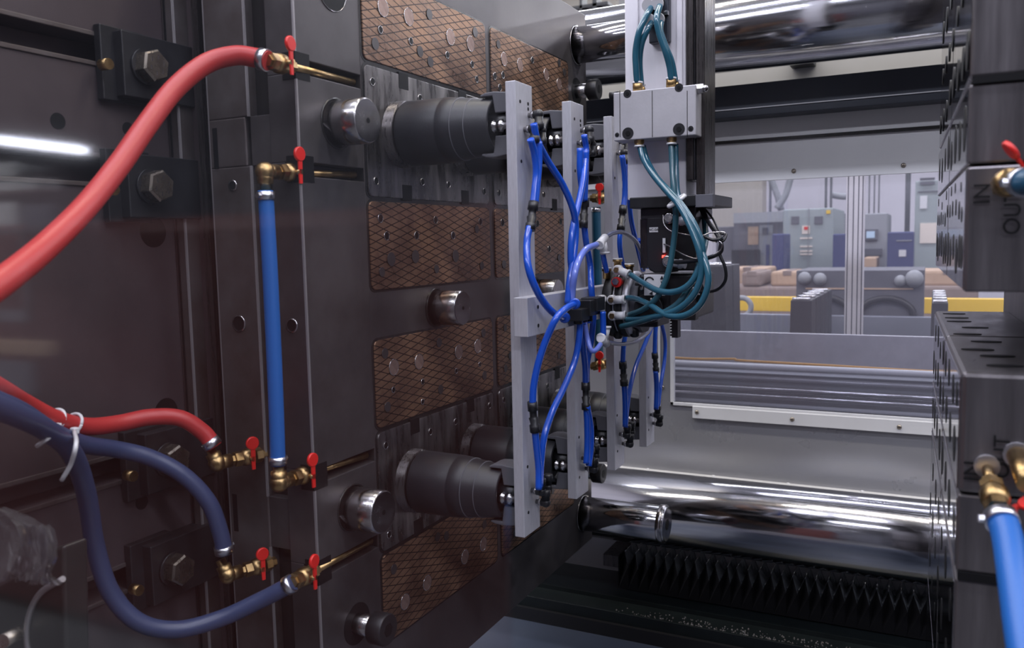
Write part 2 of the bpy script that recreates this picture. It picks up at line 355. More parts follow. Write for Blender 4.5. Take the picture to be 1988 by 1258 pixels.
for (k, lst, r, mt, nm) in (
    ((0, 0), ((743, 15), (793, 33), (874, 72), (913, 85)), .0175, 'plug', 'plug'),
    ((0, 0), ((833, 28), (728, 85), (922, 63), (835, 120), (815, 100)), .012, 'dark_plug', 'dark_plug'),
    ((0, 0), ((738, 58), (797, 80), (868, 107), (916, 125), (925, 154)), .007, 'hole', 'bolt_hole'),
    ((0, 1), ((978, 115), (1009, 126), (1060, 145), (1085, 163)), .0165, 'plug', 'plug'),
    ((0, 1), ((967, 86), (1085, 122), (1095, 140)), .011, 'dark_plug', 'dark_plug'),
    ((0, 1), ((1033, 117), (970, 170), (976, 146), (960, 148)), .008, 'hole', 'bolt_hole'),
    ((2, 0), ((738, 424), (845, 427), (932, 430), (750, 458), (808, 457), (879, 457)), .008, 'hole', 'bolt_hole'),
    ((2, 0), ((741, 528), (847, 522), (935, 516), (925, 445)), .010, 'dark_plug', 'dark_plug'),
    ((2, 0), ((759, 503), (806, 498), (884, 497)), .0145, 'dark_plug', 'worn_plug'),
    ((2, 1), ((975, 432), (1066, 483), (1043, 434), (1088, 430)), .009, 'hole', 'bolt_hole'),
    ((2, 1), ((978, 513), (1085, 500)), .011, 'dark_plug', 'dark_plug'),
    ((3, 0), ((764, 713), (813, 702), (890, 683), (927, 672)), .0165, 'plug', 'plug'),
    ((3, 0), ((747, 686), (852, 665), (938, 646), (855, 756), (940, 729), (752, 790)), .011, 'dark_plug', 'dark_plug'),
    ((3, 0), ((820, 741), (885, 720), (931, 707), (763, 757), (820, 780)), .0055, 'hole', 'bolt_hole'),
    ((3, 1), ((980, 636), (981, 715), (1085, 690), (990, 690)), .010, 'dark_plug', 'dark_plug'),
    ((5, 0), ((786, 1168), (829, 1131), (902, 1081), (938, 1056)), .0165, 'plug', 'plug'),
    ((5, 0), ((764, 1105), (866, 1040), (849, 1042), (940, 1018)), .011, 'dark_plug', 'dark_plug'),
    ((5, 1), ((1073, 952), (1000, 1035)), .011, 'dark_plug', 'dark_plug')):
    for (u, v) in lst: hole(u, v, r, INS[k], mt, X_, rim=(mt != 'dark_plug'), proud=.0015, nm=nm)
# guide pins, shoulder bolts, leader pins
def xpin(nm, y, z, r, x1, mt='pin', lab=None, collar=True):
    p = G().lathe((-.02, y, z), (1, 0, 0), [(0, r), (x1+.017, r), (x1+.02, r-.003)], 40).out(nm, M[mt], mh, label=lab)
    if collar: G().ring((0, y, z), (1, 0, 0), r+.001, r+.006, .0015, 40).out('pin_bore', M['seam'], p)
    return p
for y, z, x1 in ((1.312, 1.735, .072), (1.312, .984, .074)):
    p = xpin('guide_pin', y, z, .0425, x1, 'pin'); G().cyl((x1-.001, y, z), (x1+.0006, y, z), .005, seg=12).out('center_hole', M['hole'], p)
    G().cyl((-.001, y+.004, z-.006), (.0008, y+.004, z-.004), .0465, seg=40).out('pin_bushing', M['dark_plug'], p)
for y, z, x1 in ((1.652, 1.357, .070), (2.20, 1.357, .070), ):
    p = xpin('stop_pin', y, z, .040, x1); G().cyl((x1-.001, y, z), (x1+.0006, y, z), .004, seg=12).out('center_hole', M['hole'], p)
    G().cyl((-.001, y-.006, z), (.0008, y-.006, z), .0455, seg=40).out('pin_bore', M['seam'], p)
for y, z in ((2.54, 2.12), (2.54, .60)):
    p = xpin('leader_pin', y, z, .056, .285, 'chrome')
    G().ring((.262, y, z), (1, 0, 0), .055, .0605, .018, 40).out('end_collar', M['pin'], p); G().ring((-.001, y, z), (1, 0, 0), .056, .0605, .003, 40).out('base_ring', M['pin'], p)
    G().cyl((.284, y, z), (.2858, y, z), .018, seg=20).out('center_hole', M['hole'], p)
for (y, z) in ((2.532, 1.976), (2.532, .745), (1.312, .745)):
    s = G().cyl((-.02, y, z), (.045, y, z), .022, seg=24).out('bolt_shank', M['pin'], mh)
    hd = G().lathe((.040, y, z), (1, 0, 0), [(0, .030), (.002, .032), (.032, .032), (.035, .030)], 24).out('bolt_head', M['black_metal'], s)
    G().cyl((.074, y, z), (.0757, y, z), .014, seg=6).out('hex_socket', M['hole'], s)
    G().cyl((-.001, y-.002, z), (.001, y-.002, z), .042, seg=28).out('counterbore', M['hole'], s)
c = Vector((0, 1.312, 1.985)); h = hole(0, 0, .042, mh, at=c, nm='pin_bore')
# core rings
CY = (1.522, 1.800, 2.065, 2.335); CZ = (1.735, .985)
for z in CZ:
    for y in CY:
        cr = G().lathe((-.005, y, z), (1, 0, 0), [(0, .0735), (.005, .0735), (.007, .071), (.007, .0695), (.030, .069), (.030, .055)], 48).out('core_ring', M['rail'], mh)
# ---- moulded tubes on the cores
names = {0: 'nearest the blue hose', 1: 'second from the blue hose', 2: 'third from the blue hose', 3: 'farthest from the blue hose'}
def make_tube(y, z, lab):
    t = thing('molded_tube', lab, 'molded part', (.031, y, z), 'black tubes on the mould cores')
    G().lathe((.024, y, z), (1, 0, 0), [(.0065, .0665), (.010, .068), (.100, .0665), (.102, .0655), (.104, .0665), (.128, .0638), (.130, .0626), (.156, .0600), (.158, .0590), (.212, .0535), (.214, .0515), (.214, .046), (.196, .046)], 56).out('shell', M['tube_black'], t)
    G().ring((.1585, y, z), (1, 0, 0), .060, .0640, .0012, 56).out('parting_rib', M['jaw'], t)
    G().ring((.188, y, z), (1, 0, 0), .055, .0600, .0012, 56).out('parting_rib', M['jaw'], t)
    return t
T0 = make_tube(CY[0], CZ[0], 'upper black moulded tube, nearest the vertical blue hose')
for iz, z in enumerate(CZ):
    for iy, y in enumerate(CY):
        if iz == iy == 0: continue
        t = clone(T0, (0, y-CY[0], z-CZ[0]))
        t['label'] = ('upper' if iz == 0 else 'lower')+' black moulded tube, '+names[iy].replace('blue hose', 'vertical blue hose')+' in its row'
T0['label'] = 'upper black moulded tube, nearest the vertical blue hose in its row'

# ================================================================== PLATEN, CLAMPS
pl = thing('moving_platen', 'dark machine platen with horizontal T-slots behind the clamps', 'platen', (-.45, .9, .2))
SL = (1.862, 1.648, 1.100, .890)
PX = -.325
g = G(); zz = [.3]
for s in sorted(SL): zz += [s-.022, s+.022]
zz.append(2.35)
for i in range(len(zz)-1):
    if i % 2 == 0: g.box(-.45, PX, .45, 1.6, zz[i], zz[i+1])
    else: g.box(-.45, PX-.06, .45, 1.6, zz[i], zz[i+1])
g.out('face_plate', M['platen'], pl, bevel=.002)
for s in SL:
    G().box(PX-.002, PX+.0035, .45, 1.10, s+.022, s+.030).box(PX-.002, PX+.0035, .45, 1.10, s-.030, s-.022).out('slot_lip', M['mold_side'], pl, label='polished edge lips of a T-slot', bevel=.001)
for (u, v, rr) in ((297, 450, .030), (322, 800, .028), (248, 250, .012), (112, 235, .014), (275, 975, .014)):
    c = P(u, v, x=PX); G().cyl((PX-.01, c.y, c.z), (PX+.001, c.y, c.z), rr, seg=28).out('platen_hole', M['hole'], pl)
def clamp(u, v, zs_, lab):
    c = P(u, v, x=-.24); t = thing('mold_clamp', lab, 'clamp', (PX, c.y, c.z-.06), 'clamps holding the mould to the platen')
    G().box(PX+.001, -.285, c.y-.048, 1.235, c.z-.058, c.z+.058).out('clamp_block', M['black_metal'], t, bevel=.002)
    G().box(PX+.001, PX+.018, c.y-.075, c.y+.02, c.z-.066, c.z+.066).out('riser_block', M['black_metal'], t, bevel=.002)
    G().lathe((-.285, c.y, c.z), (1, 0, 0), [(0, .033), (.006, .033)], 32).out('washer', M['black_metal'], t)
    hd = G().lathe((-.279, c.y, c.z), (1, 0, 0), [(0, .0300), (.022, .0300), (.026, .0265)], 6, rot=R(20)).out('bolt_head', M['bolt'], t, label='zinc hexagon bolt head')
    for k in range(6):
        a = R(20+60*k); G().box(-.2532, -.2524, c.y+.015*math.cos(a)-.0012, c.y+.015*math.cos(a)+.0012, c.z+.015*math.sin(a)-.004, c.z+.015*math.sin(a)+.004).out('grade_mark', M['pin'], hd)
    G().cyl((-.295, c.y-.085, c.z-.01), (-.275, c.y-.085, c.z-.01), .010, seg=12).out('set_screw', M['brass'], t)
clamp(316, 125, 0, 'black mould clamp with hex bolt, topmost beside the large red hose')
clamp(326, 360, 0, 'black mould clamp with hex bolt, directly under the large red hose')
clamp(358, 896, 0, 'black mould clamp with hex bolt, beside the end of the thin red hose')
clamp(368, 1110, 0, 'black mould clamp with hex bolt, lowest, inside the loop of navy hose')

# ================================================================== COOLANT HOSES AND VALVES
def path_frame(a, b): return (Vector(b)-Vector(a)).normalized()
def hose(pts, r, mt, lab, start_clamp=True, end_clamp=False, name='coolant_hose', group=None, cm='clamp'):
    t = thing(name, lab, 'hose', pts[0], group)
    G().tube(pts, r, 20, 8).out('hose_wall', M[mt], t)
    for on, a, b_ in ((start_clamp, pts[0], pts[1]), (end_clamp, pts[-1], pts[-2])):
        if on:
            d = path_frame(a, b_); cl = G().cyl(a+d*.002, a+d*.016, r+.0022, seg=24).out('hose_clamp', M[cm], t, label='crimped zinc hose clamp')
            s = frame(d)[0]; G().cyl(a+d*.009+s*(r+.001), a+d*.009+s*(r+.008), .005, seg=6).out('clamp_ear', M[cm], cl)
    return t
def valve(p, d, lab, up=Vector((0, 0, 1)), nip=None, elbow=None, cap=False, sc=1., group='brass ball valves with red levers'):
    """p: body start (hose side), d: flow direction"""
    d = Vector(d).normalized(); up = Vector(up); t = thing('ball_valve', lab, 'valve', p, group)
    b_ = G().lathe(p, d, [(0, .010*sc), (.006*sc, .010*sc), (.007*sc, .0145*sc), (.020*sc, .0145*sc)], 6)
    b_.lathe(p+d*.020*sc, d, [(0, .013*sc), (.008*sc, .0165*sc), (.020*sc, .0165*sc), (.028*sc, .013*sc)], 20)
    b_.lathe(p+d*.048*sc, d, [(0, .0145*sc), (.012*sc, .0145*sc), (.014*sc, .010*sc), (.022*sc, .010*sc)], 6, rot=.3)
    b_.out('valve_body', M['brass'], t)
    k = p+d*.034*sc; s = d.cross(up).normalized()
    G().cyl(k+s*.012*sc, k+s*.024*sc, .005*sc, seg=12).out('stem', M['brass'], t)
    l = G().lathe(k+s*.020*sc+up*.030*sc-s*.001, s, [(0, .011*sc), (.001, .0125*sc), (.005*sc, .0125*sc), (.006*sc, .011*sc)], 20)
    l.prism([(-.0032*sc, -.020*sc), (.0032*sc, -.020*sc), (.0045*sc, .026*sc), (-.0045*sc, .026*sc)], 'y', 0, .003*sc)
    n = len(l.v)-8
    for i in range(n, n+8):
        q = l.v[i]; l.v[i] = k+s*(.021*sc+q.y)+d*q.x+up*q.z
    l.out('lever', M['redpaint'], t, label='red lever')
    if nip is not None: G().cyl(p+d*.066*sc, nip, .0065*sc, seg=12).out('nipple', M['brass'], t)
    if elbow is not None:
        e = Vector(elbow).normalized()
        el = G().lathe(p-d*.030*sc, d, [(0, .013*sc), (.030*sc, .013*sc)], 16); el.sph(p-d*.026*sc, .0165*sc)
        el.lathe(p-d*.026*sc, e, [(0, .0135*sc), (.020*sc, .0135*sc), (.021*sc, .009*sc), (.032*sc, .009*sc)], 16)
        el.out('elbow', M['brass'], t)
    return t
YH = 1.135
# large red hose, top
a = P(521, 118, y=1.125); tip = Vector((-.014, 1.385, 1.825))
redA = hose([a]+Q([(495, 112, 1.12), (455, 108, 1.10), (400, 124, 1.06), (340, 172, 1.0), (285, 243, .93), (230, 322, .86), (165, 403, .78), (85, 482, .68), (0, 550, .59), (-90, 610, .52)]), .0165, 'redhose',
     'thick red rubber hose arching down to the left past two clamps')
dv = (tip-a).normalized(); valve(a+dv*-.004, dv, 'brass valve with red lever at the end of the thick red hose', nip=tip, sc=1.05)
# vertical blue hose
tA = Vector((-.014, 1.378, 1.643)); eA = P(512, 333, y=1.135); dA = (tA-eA).normalized()
valve(eA+dA*.030, dA, 'brass elbow valve with red lever on top of the vertical blue hose', nip=tA, elbow=(0, 0, -1), sc=1.05)
tB = Vector((-.014, 1.381, 1.073)); eB = P(540, 938, y=1.135); dB = (tB-eB).normalized()
valve(eB+dB*.030, dB, 'brass elbow valve with red lever under the vertical blue hose', nip=tB, elbow=(0, 0, 1), sc=1.05)
pa = eA+dA*.002+Vector((0, 0, -.033)); pb = eB+dB*.002+Vector((0, 0, .033))
hose([pa, pa.lerp(pb, .3)+Vector((.002, 0, 0)), pa.lerp(pb, .7)+Vector((.002, 0, 0)), pb], .0135, 'bluehose', 'straight bright blue hose standing between two brass elbow valves', end_clamp=True)
# navy loop hose, bottom
c0 = P(570, 1130, y=1.13); tC = Vector((-.014, 1.385, .890)); dC = (tC-c0).normalized()
hose([c0]+Q([(545, 1145, 1.12), (500, 1168, 1.10), (430, 1200, 1.06), (345, 1222, 1.0), (270, 1208, .95), (215, 1150, .92), (185, 1060, .90), (168, 960, .87), (140, 880, .82), (90, 835, .74), (30, 805, .66), (-50, 775, .58)]), .0150, 'duskhose',
     'navy hose in a deep loop rising left to the cable ties')
valve(c0-dC*.004, dC, 'lowest brass valve with red lever at the end of the looped navy hose', nip=tC, sc=1.05)
# side valves on support plate with elbows (flow towards +Y into the plate)
e1 = P(428, 893, y=1.135); valve(e1+Vector((0, .006, 0))+Vector((.02, 0, 0)), Vector((.35, .9, .0)), 'brass elbow valve with red lever at the end of the thin red hose', elbow=(-.35, -.1, .8), sc=1.0)
s1 = e1+Vector((.012, -.022, .022))
hose([P(416, 868, y=1.11)]+Q([(395, 840, 1.10), (350, 812, 1.07), (290, 810, 1.03), (230, 822, .98), (170, 828, .92), (110, 815, .86), (50, 785, .80), (-10, 750, .72), (-90, 710, .65)]), .0150, 'redhose', 'thin red hose running level from the left to a brass elbow valve')
e2 = P(448, 1108, y=1.135); valve(e2+Vector((.02, .006, 0)), Vector((.35, .9, 0)), 'brass elbow valve with red lever at the end of the upper navy hose', elbow=(-.35, -.1, .8), sc=1.0)
hose([P(436, 1075, y=1.11)]+Q([(428, 1035, 1.105), (405, 975, 1.09), (355, 922, 1.06), (290, 888, 1.02), (225, 872, .97), (160, 862, .9), (100, 838, .83), (40, 800, .75), (-40, 765, .68)]), .0150, 'duskhose', 'navy hose curving over from the cable ties down to a brass elbow')
def ziptie(u, v, y, tail, lab):
    c = P(u, v, y=y); t = thing('cable_tie', lab, 'cable tie', c, 'white cable ties on the hoses')
    d = (P(u+60, v+10, y=y+.06)-P(u-60, v-35, y=y-.06)).normalized(); a_, b_ = frame(d)
    G().tube([c+(a_*math.cos(k*math.pi/6)+b_*math.sin(k*math.pi/6))*.0175 for k in range(13)], .0026, 8, 3).out('loop', M['white'], t)
    q = P(u+2, v+14, y=y-.018); G().box(q.x-.006, q.x+.006, q.y-.004, q.y+.006, q.z-.005, q.z+.006).out('lock_head', M['white'], t, bevel=.002)
    G().tube([q]+Q(tail, y=.74), .0030, 8, 4).out('tail', M['white'], t)
ziptie(108, 815, .862, [(98, 846), (72, 866)], 'white cable tie with a short tail, round the red and navy hoses')
ziptie(142, 823, .893, [(148, 860), (138, 900), (120, 932)], 'white cable tie with a long hanging tail beside the looped hose')
# hose and valves on the far side of the mould
v1 = P(1146, 385, y=2.68); valve(v1, Vector((1, .1, 0)), 'small brass valve with red lever behind the second gripper bar', sc=1.15, elbow=None)
hose([P(1157, 402, y=2.69), P(1159, 500, y=2.69), P(1161, 620, y=2.69), P(1163, 705, y=2.69)], .0155, 'tealhose', 'dark teal hose hanging vertically behind the gripper bars')
v2 = P(1147, 712, y=2.68); valve(v2, Vector((1, .1, .25)), 'small brass valve with red lever below the dark teal hose', sc=1.15)

# ================================================================== TIE BARS
for z, lab in ((ZC+.82, 'thick chromed tie bar crossing above the mould space'), (ZC-.82, 'thick chromed tie bar crossing under the grippers')):
    t = thing('tie_bar', lab, 'tie bar', (.3, 2.86, z), 'chromed tie bars')
    G().cyl((-.6, 2.86, z), (2.2, 2.86, z), .131, seg=96).out('bar', M['chrome'], t)

# ================================================================== GRIPPER TOOL
eo = thing('gripper_tool', 'grey aluminium gripper frame of four upright bars with blue air tubes', 'gripper', (.3, 1.93, ZC))
BX0, BX1 = .275, .297
bar0 = None
for iy, y in enumerate(CY):
    y = y-.004
    br = G().box(BX0, BX1, y-.0375, y+.0375, .908, 1.812).out('upright_bar', M['alu'], eo, bevel=.001)
    for zz_ in (1.775, 1.765, 1.66, .955, 1.05):
        for sgn in ((-1, 1) if zz_ in (1.775,) else (1,) if zz_ == 1.765 else (-1,)):
            G().cyl((BX1-.001, y+.018*sgn, zz_), (BX1+.0006, y+.018*sgn, zz_), .0035, seg=10).out('screw_hole', M['hole'], br)
CYM = 1.93
cb = G().box(BX1, .327, 1.452, 2.40, 1.320, 1.396).out('cross_bar', M['alu'], eo, bevel=.001)
for (yy, zz_) in ((1.50, 1.375), (1.50, 1.338), (1.56, 1.36), (2.34, 1.375)):
    G().cyl((.326, yy, zz_), (.3276, yy, zz_), .004, seg=10).out('screw_hole', M['hole'], cb)
# grippers
def gripper(y, z):
    s = 1
    for sg in (1, -1):
        j = G()
        # jaw: an arm from the bar hooking over the tube mouth
        prof = [(BX0, .022), (BX0, .060), (.240, .064), (.222, .063), (.210, .059), (.212, .0555), (.238, .0555), (.243, .022)]
        j.prism([(a_, z+sg*b_) for a_, b_ in prof], 'y', y-.026, y+.026)
        j.out('gripper_jaw', M['jaw'], eo, bevel=.002)
    bd = G().cyl((.222, y, z), (BX0, y, z), .027, seg=24)
    bd.out('gripper_body', M['black'], eo)
    G().lathe((.234, y-.026, z-.004), (1, 0, 0), [(0, .009), (.004, .013), (.010, .013), (.012, .010), (.018, .010), (.020, .013), (.028, .013), (.030, .008), (.041, .008)], 16).out('piston_rod', M['pin'], eo)
for z in CZ:
    for y in CY: gripper(y, z)
# elbow fittings on the bars
def fitting(p, down=True, r=.0095):
    p = Vector(p); s = -1 if down else 1
    st = G().lathe(p, (1, 0, 0), [(0, .005), (.006, .005), (.0065, .0075), (.014, .0075)], 12).out('fitting_stud', M['pin'], eo)
    f = G().sph(p+Vector((.022, 0, 0)), r*1.05, 12); f.cyl(p+Vector((.012, 0, 0)), p+Vector((.022, 0, 0)), r*.9, seg=14)
    f.lathe(p+Vector((.022, 0, 0)), (0, 0, s), [(0, r*.9), (.014, r*.9), (.0145, r*1.1), (.026, r*1.1), (.028, r*.8)], 14)
    f.out('elbow_fitting', M['black'], eo)
    return p+Vector((.022, 0, s*.026))
for iy, y in enumerate(CY):
    for z in CZ:
        dn = z > ZC; q = 1 if dn else -1
        fitting((BX1, y+.016, z+q*.018), dn); fitting((BX1, y-.006, z-q*.012), dn); 
        if dn or iy < 3: fitting((BX1+.001, y+.028, z-q*.012), dn, .0085)
def air(pts, x=.325, r=.0072, mt='blue', nm='air_tube', par=None, sub=7, y=None):
    G().tube(Q(pts, x=x) if y is None else Q(pts, y=y), r, 12, sub).out(nm, M[mt], par or eo)
def joiner(u0, v0, u1, v1, x=.322, r=.0105, par=None, mt='black'):
    a_, b_ = P(u0, v0, x=x), P(u1, v1, x=x); d = b_-a_; L_ = d.length
    g = G().lathe(a_, d, [(0, r*.95), (L_*.28, r), (L_*.30, r*.72), (L_*.52, r*.72), (L_*.54, r*.95), (L_*.75, r*.72), (L_*.77, r), (L_, r)], 14)
    g.out('tube_coupling', M[mt], par or eo)
XT = .322
air([(1036, 240), (1043, 272), (1062, 310), (1092, 358, .335), (1112, 405, .345), (1118, 445, .345), (1114, 495, .345), (1106, 545, .345), (1102, 590, .345)], XT)
air([(1030, 270), (1038, 300), (1041, 335), (1038, 370), (1035, 398)], XT)
air([(1046, 275), (1046, 315), (1043, 355), (1039, 395)], XT+.002)
joiner(1036, 392, 1029, 447)
air([(1028, 440), (1023, 470), (1025, 515, .335), (1040, 560, .345), (1062, 595, .35), (1082, 613, .352), (1096, 617, .352)], XT)
air([(1117, 590, .372), (1100, 598, .375), (1080, 618, .37), (1060, 660, .35), (1045, 705, .335), (1036, 750, .325), (1034, 790)], XT)
joiner(1033, 780, 1039, 838)
air([(1038, 830), (1042, 870), (1046, 910), (1046, 950)], XT)
air([(1126, 610, .345), (1125, 650, .345), (1116, 700, .34), (1095, 752, .335), (1072, 800, .33), (1056, 850, .326), (1050, 900), (1048, 945)], XT)
air([(1134, 262), (1138, 295), (1133, 345, .335), (1122, 400, .34), (1111, 450, .342), (1108, 500, .342), (1112, 545, .342), (1110, 590, .342)], XT, mt='blue')
air([(1126, 288), (1126, 330), (1129, 362), (1133, 390)], XT)
air([(1138, 292), (1137, 330), (1136, 360), (1135, 390)], XT+.004)
joiner(1136, 385, 1132, 442, .322)
air([(1134, 435), (1138, 470), (1146, 515), (1148, 560, .335), (1152, 610, .335), (1148, 660, .33), (1140, 705), (1138, 745)], XT)
air([(1129, 615, .34), (1131, 660, .34), (1136, 710, .33), (1137, 745)], XT, .0072)
joiner(1137, 742, 1138, 795, .322)
air([(1138, 788), (1140, 830), (1140, 870), (1138, 900)], XT); air([(1140, 788), (1147, 830), (1147, 870), (1143, 905)], XT+.004)
air([(1208, 302), (1213, 345), (1213, 380), (1210, 405)], XT); air([(1216, 318), (1221, 380), (1226, 430), (1238, 480), (1249, 525)], XT, .0065)
joiner(1210, 400, 1205, 448)
air([(1205, 444), (1203, 470), (1206, 500), (1214, 530)], XT, .0065)
air([(1240, 465), (1252, 490), (1258, 520)], XT, .0055)
air([(1216, 640), (1211, 670), (1209, 705)], XT, .0065); joiner(1209, 702, 1212, 748); air([(1212, 744), (1214, 785), (1214, 828)], XT, .0075)
air([(1268, 628), (1252, 668), (1234, 712), (1222, 760), (1217, 800), (1215, 830)], XT, .0060)
air([(1274, 625), (1272, 655), (1271, 688)], XT, .0065); joiner(1271, 685, 1274, 722, r=.0095); air([(1273, 720), (1275, 755), (1274, 795)], XT, .0075)
air([(1283, 622), (1291, 660), (1290, 700), (1283, 745), (1278, 790)], XT, .0055)
air([(1158, 475, .36), (1138, 484, .36), (1124, 505, .36), (1115, 535, .358), (1111, 565, .352), (1109, 592, .35)], .36, mt='lightblue')
air([(1176, 460, .36), (1192, 452, .36), (1212, 452, .36), (1232, 466, .36), (1245, 490, .36), (1251, 522, .36)], .36, .0052, mt='greytube')
air([(1170, 488, .36), (1173, 505, .36), (1178, 528, .36)], .36, .0060)
air([(1170, 605, .375), (1171, 630, .375), (1171, 652, .375)], .375, .0068)
air([(1166, 668, .375), (1156, 680, .372), (1147, 679, .365), (1140, 655, .355), (1135, 625, .352)], .37, .0055, mt='lightblue')
air([(1180, 664, .37), (1205, 668, .37), (1232, 664, .37), (1256, 648, .37), (1272, 622, .37)], .37, .0048, mt='greytube')
# Y joints in white
for (u, v, x) in ((1169, 470, .36), (1172, 660, .372)):
    c = P(u, v, x=x); up_ = 1 if v < 500 else -1
    g = G().cyl(c+Vector((0, .018, .010*up_)), c+Vector((0, -.020, -.006*up_)), .0095, seg=14); g.cyl(c, c+Vector((.004, .006, -.026*up_)), .0095, seg=14)
    g.ring(c+Vector((.004, .006, -.026*up_)), (0, 0, 1), .006, .0115, .004, 14); g.ring(c+Vector((0, -.018, -.006*up_)), (0, 1, 0), .006, .0115, .004, 14)
    g.out('tube_joint', M['white'], eo, label='white Y-shaped tube joint')
# black manifold on the cross bar
mf = G()
c = P(1128, 600, x=.34)
mf.box(.327, .362, c.y-.050, c.y-.004, c.z-.022, c.z+.004).box(.327, .368, c.y-.014, c.y+.046, c.z-.014, c.z+.020).box(.335, .374, c.y+.012, c.y+.060, c.z-.006, c.z+.024)
for k in range(3): mf.cyl((.345, c.y-.03+.03*k, c.z-.03), (.345, c.y-.03+.03*k, c.z-.012), .0095, seg=14)
mf.out('air_manifold', M['black'], eo, bevel=.002)
for (u, v, x) in ((1116, 590, .376), (1096, 617, .356)):
    q = P(u, v, x=x); G().lathe(q, (-.3, 1, .1), [(0, .0075), (.001, .0115), (.004, .0115), (.005, .0075), (.014, .0075)], 14).out('release_collar', M['blue'], eo)
for k in (0, 1): G().cyl((.345, c.y-.012+.03*k, c.z-.032), (.345, c.y-.012+.03*k, c.z-.028), .0115, seg=14).out('release_collar', M['blue'], eo)

# tool changer disc (tool side belongs to gripper, robot side to the arm)
DY, DZ, DR = 1.93, 1.35, .080
G().lathe((.327, DY, DZ), (1, 0, 0), [(0, DR-.004), (.003, DR), (.024, DR), (.026, DR-.003)], 56).out('changer_plate', M['black_metal'], eo, label='dark tool changer plate')
G().lathe((.353, DY, DZ), (1, 0, 0), [(0, DR-.005), (.004, DR-.005)], 56).out('changer_seal', M['alu'], eo)

# ================================================================== ROBOT ARM
ra = thing('robot_arm', 'pale robot column with black wrist and teal air tubes', 'robot arm', (.45, 1.93, 2.3))
FY = 1.855
def pbox(u0, v0, u1, v1, y, dep, g=None):
    um, vm = (u0+u1)/2, (v0+v1)/2
    g = g or G(); return g.box(P(u0, vm, y=y).x, P(u1, vm, y=y).x, y, y+dep, P(um, v1, y=y).z, P(um, v0, y=y).z)
topz = 2.75
def pcol(u0, u1, y, dep, vb, zt=None, mt='white_alu', nm='column', bevel=.002, lab=None):
    z0 = P((u0+u1)/2, vb, y=y).z; x0 = P(u0, 200, y=y).x; x1 = P(u1, 200, y=y).x
    return G().box(x0, x1, y, y+dep, z0, zt or topz).out(nm, M[mt], ra, label=lab, bevel=bevel)
pcol(1217, 1332, FY, .12, 386)
pcol(1214, 1240, FY-.006, .02, 262, nm='edge_profile'); pcol(1313, 1325, FY-.004, .02, 262, nm='edge_profile')
pcol(1332, 1346, FY-.012, .10, 350, mt='rail', nm='guide_rail'); pcol(1346, 1351, FY-.002, .08, 350, mt='chrome', nm='rail_gap'); pcol(1351, 1368, FY-.012, .10, 378, mt='rail', nm='guide_rail')
# slide block
sb = G(); pbox(1191, 172, 1351, 268, 1.795, .06, sb); sb.out('slide_block', M['alu_dark'], ra, label='grey cast slide block', bevel=.002)
for (u, v, r) in ((1218, 182, .009), (1318, 170, .009), (1219, 259, .013), (1318, 251, .013), (1198, 262, .005), (1341, 250, .006)):
    c = P(u, v, y=1.795); s = G().lathe((c.x, 1.7945, c.z), (0, 1, 0), [(0, r*.62), (-.0015, r*.62)] if False else [(0, r), (.003, r)], 18).out('socket_screw', M['black_metal'], ra)
    G().cyl((c.x, 1.7935, c.z), (c.x, 1.7945, c.z), r*.45, seg=6).out('hex_socket', M['hole'], s)
for u in (1203, 1266, 1334):
    q0, q1 = P(u, 176, y=1.7945), P(u, 266, y=1.7945); G().box(q0.x-.0006, q0.x+.0006, 1.7944, 1.796, q1.z, q0.z).out('block_joint', M['seam'], ra)
c = P(1353, 172, y=1.80); g = G().cyl((c.x-.01, 1.81, c.z), (c.x+.012, 1.81, c.z), .011, seg=6); g.sph((c.x+.014, 1.81, c.z), .008); g.out('stop_bolt', M['pin'], ra)
c = P(1188, 184, y=1.80); G().cyl((c.x-.008, 1.81, c.z), (c.x+.012, 1.81, c.z), .008, seg=16).out('side_bolt', M['black_metal'], ra)
# manifold on column
g = G(); pbox(1259, -60, 1298, 82, FY-.022, .022, g); g.out('valve_manifold', M['navy'], ra, label='dark blue-black valve manifold', bevel=.003)
c = P(1277, 27, y=FY-.03); G().box(c.x-.022, c.x+.022, FY-.030, FY-.02, c.z-.004, c.z+.005).out('manifold_strap', M['pin'], ra)
YT = 1.80
for (u, v) in ((1264, 8), (1282, 5), (1265, 36), (1284, 35)):
    c = P(u, v, y=FY-.022); G().lathe((c.x, FY-.022, c.z), (0, -1, -.35), [(0, .010), (.014, .010), (.015, .0125), (.020, .0125), (.022, .010)], 16).out('manifold_port', M['black_metal'], ra)
    G().lathe(Vector((c.x, FY-.022, c.z))+Vector((0, -1, -.35)).normalized()*.021, (0, -1, -.35), [(0, .0135), (.005, .0135)], 16).out('port_collar', M['white'], ra)
def teal(pts, r=.0070, mt='teal', nm='teal_air_tube'): G().tube(Q(pts, y=YT), r, 12, 7).out(nm, M[mt], ra)
teal([(1265, 14, 1.815), (1254, 32, 1.80), (1241, 62, 1.79), (1234, 100, 1.795), (1235, 135, 1.80), (1237, 160, 1.805)])
teal([(1266, 42, 1.815), (1257, 58, 1.80), (1246, 85, 1.80), (1242, 120, 1.81), (1245, 165, 1.82)], .0067)
teal([(1281, 12, 1.805), (1275, 35, 1.785), (1280, 65, 1.785), (1292, 100, 1.79), (1300, 130, 1.80), (1303, 155, 1.805)])
teal([(1284, 42, 1.815), (1282, 60, 1.80), (1292, 90, 1.80), (1304, 120, 1.81), (1311, 158, 1.82)], .0067)
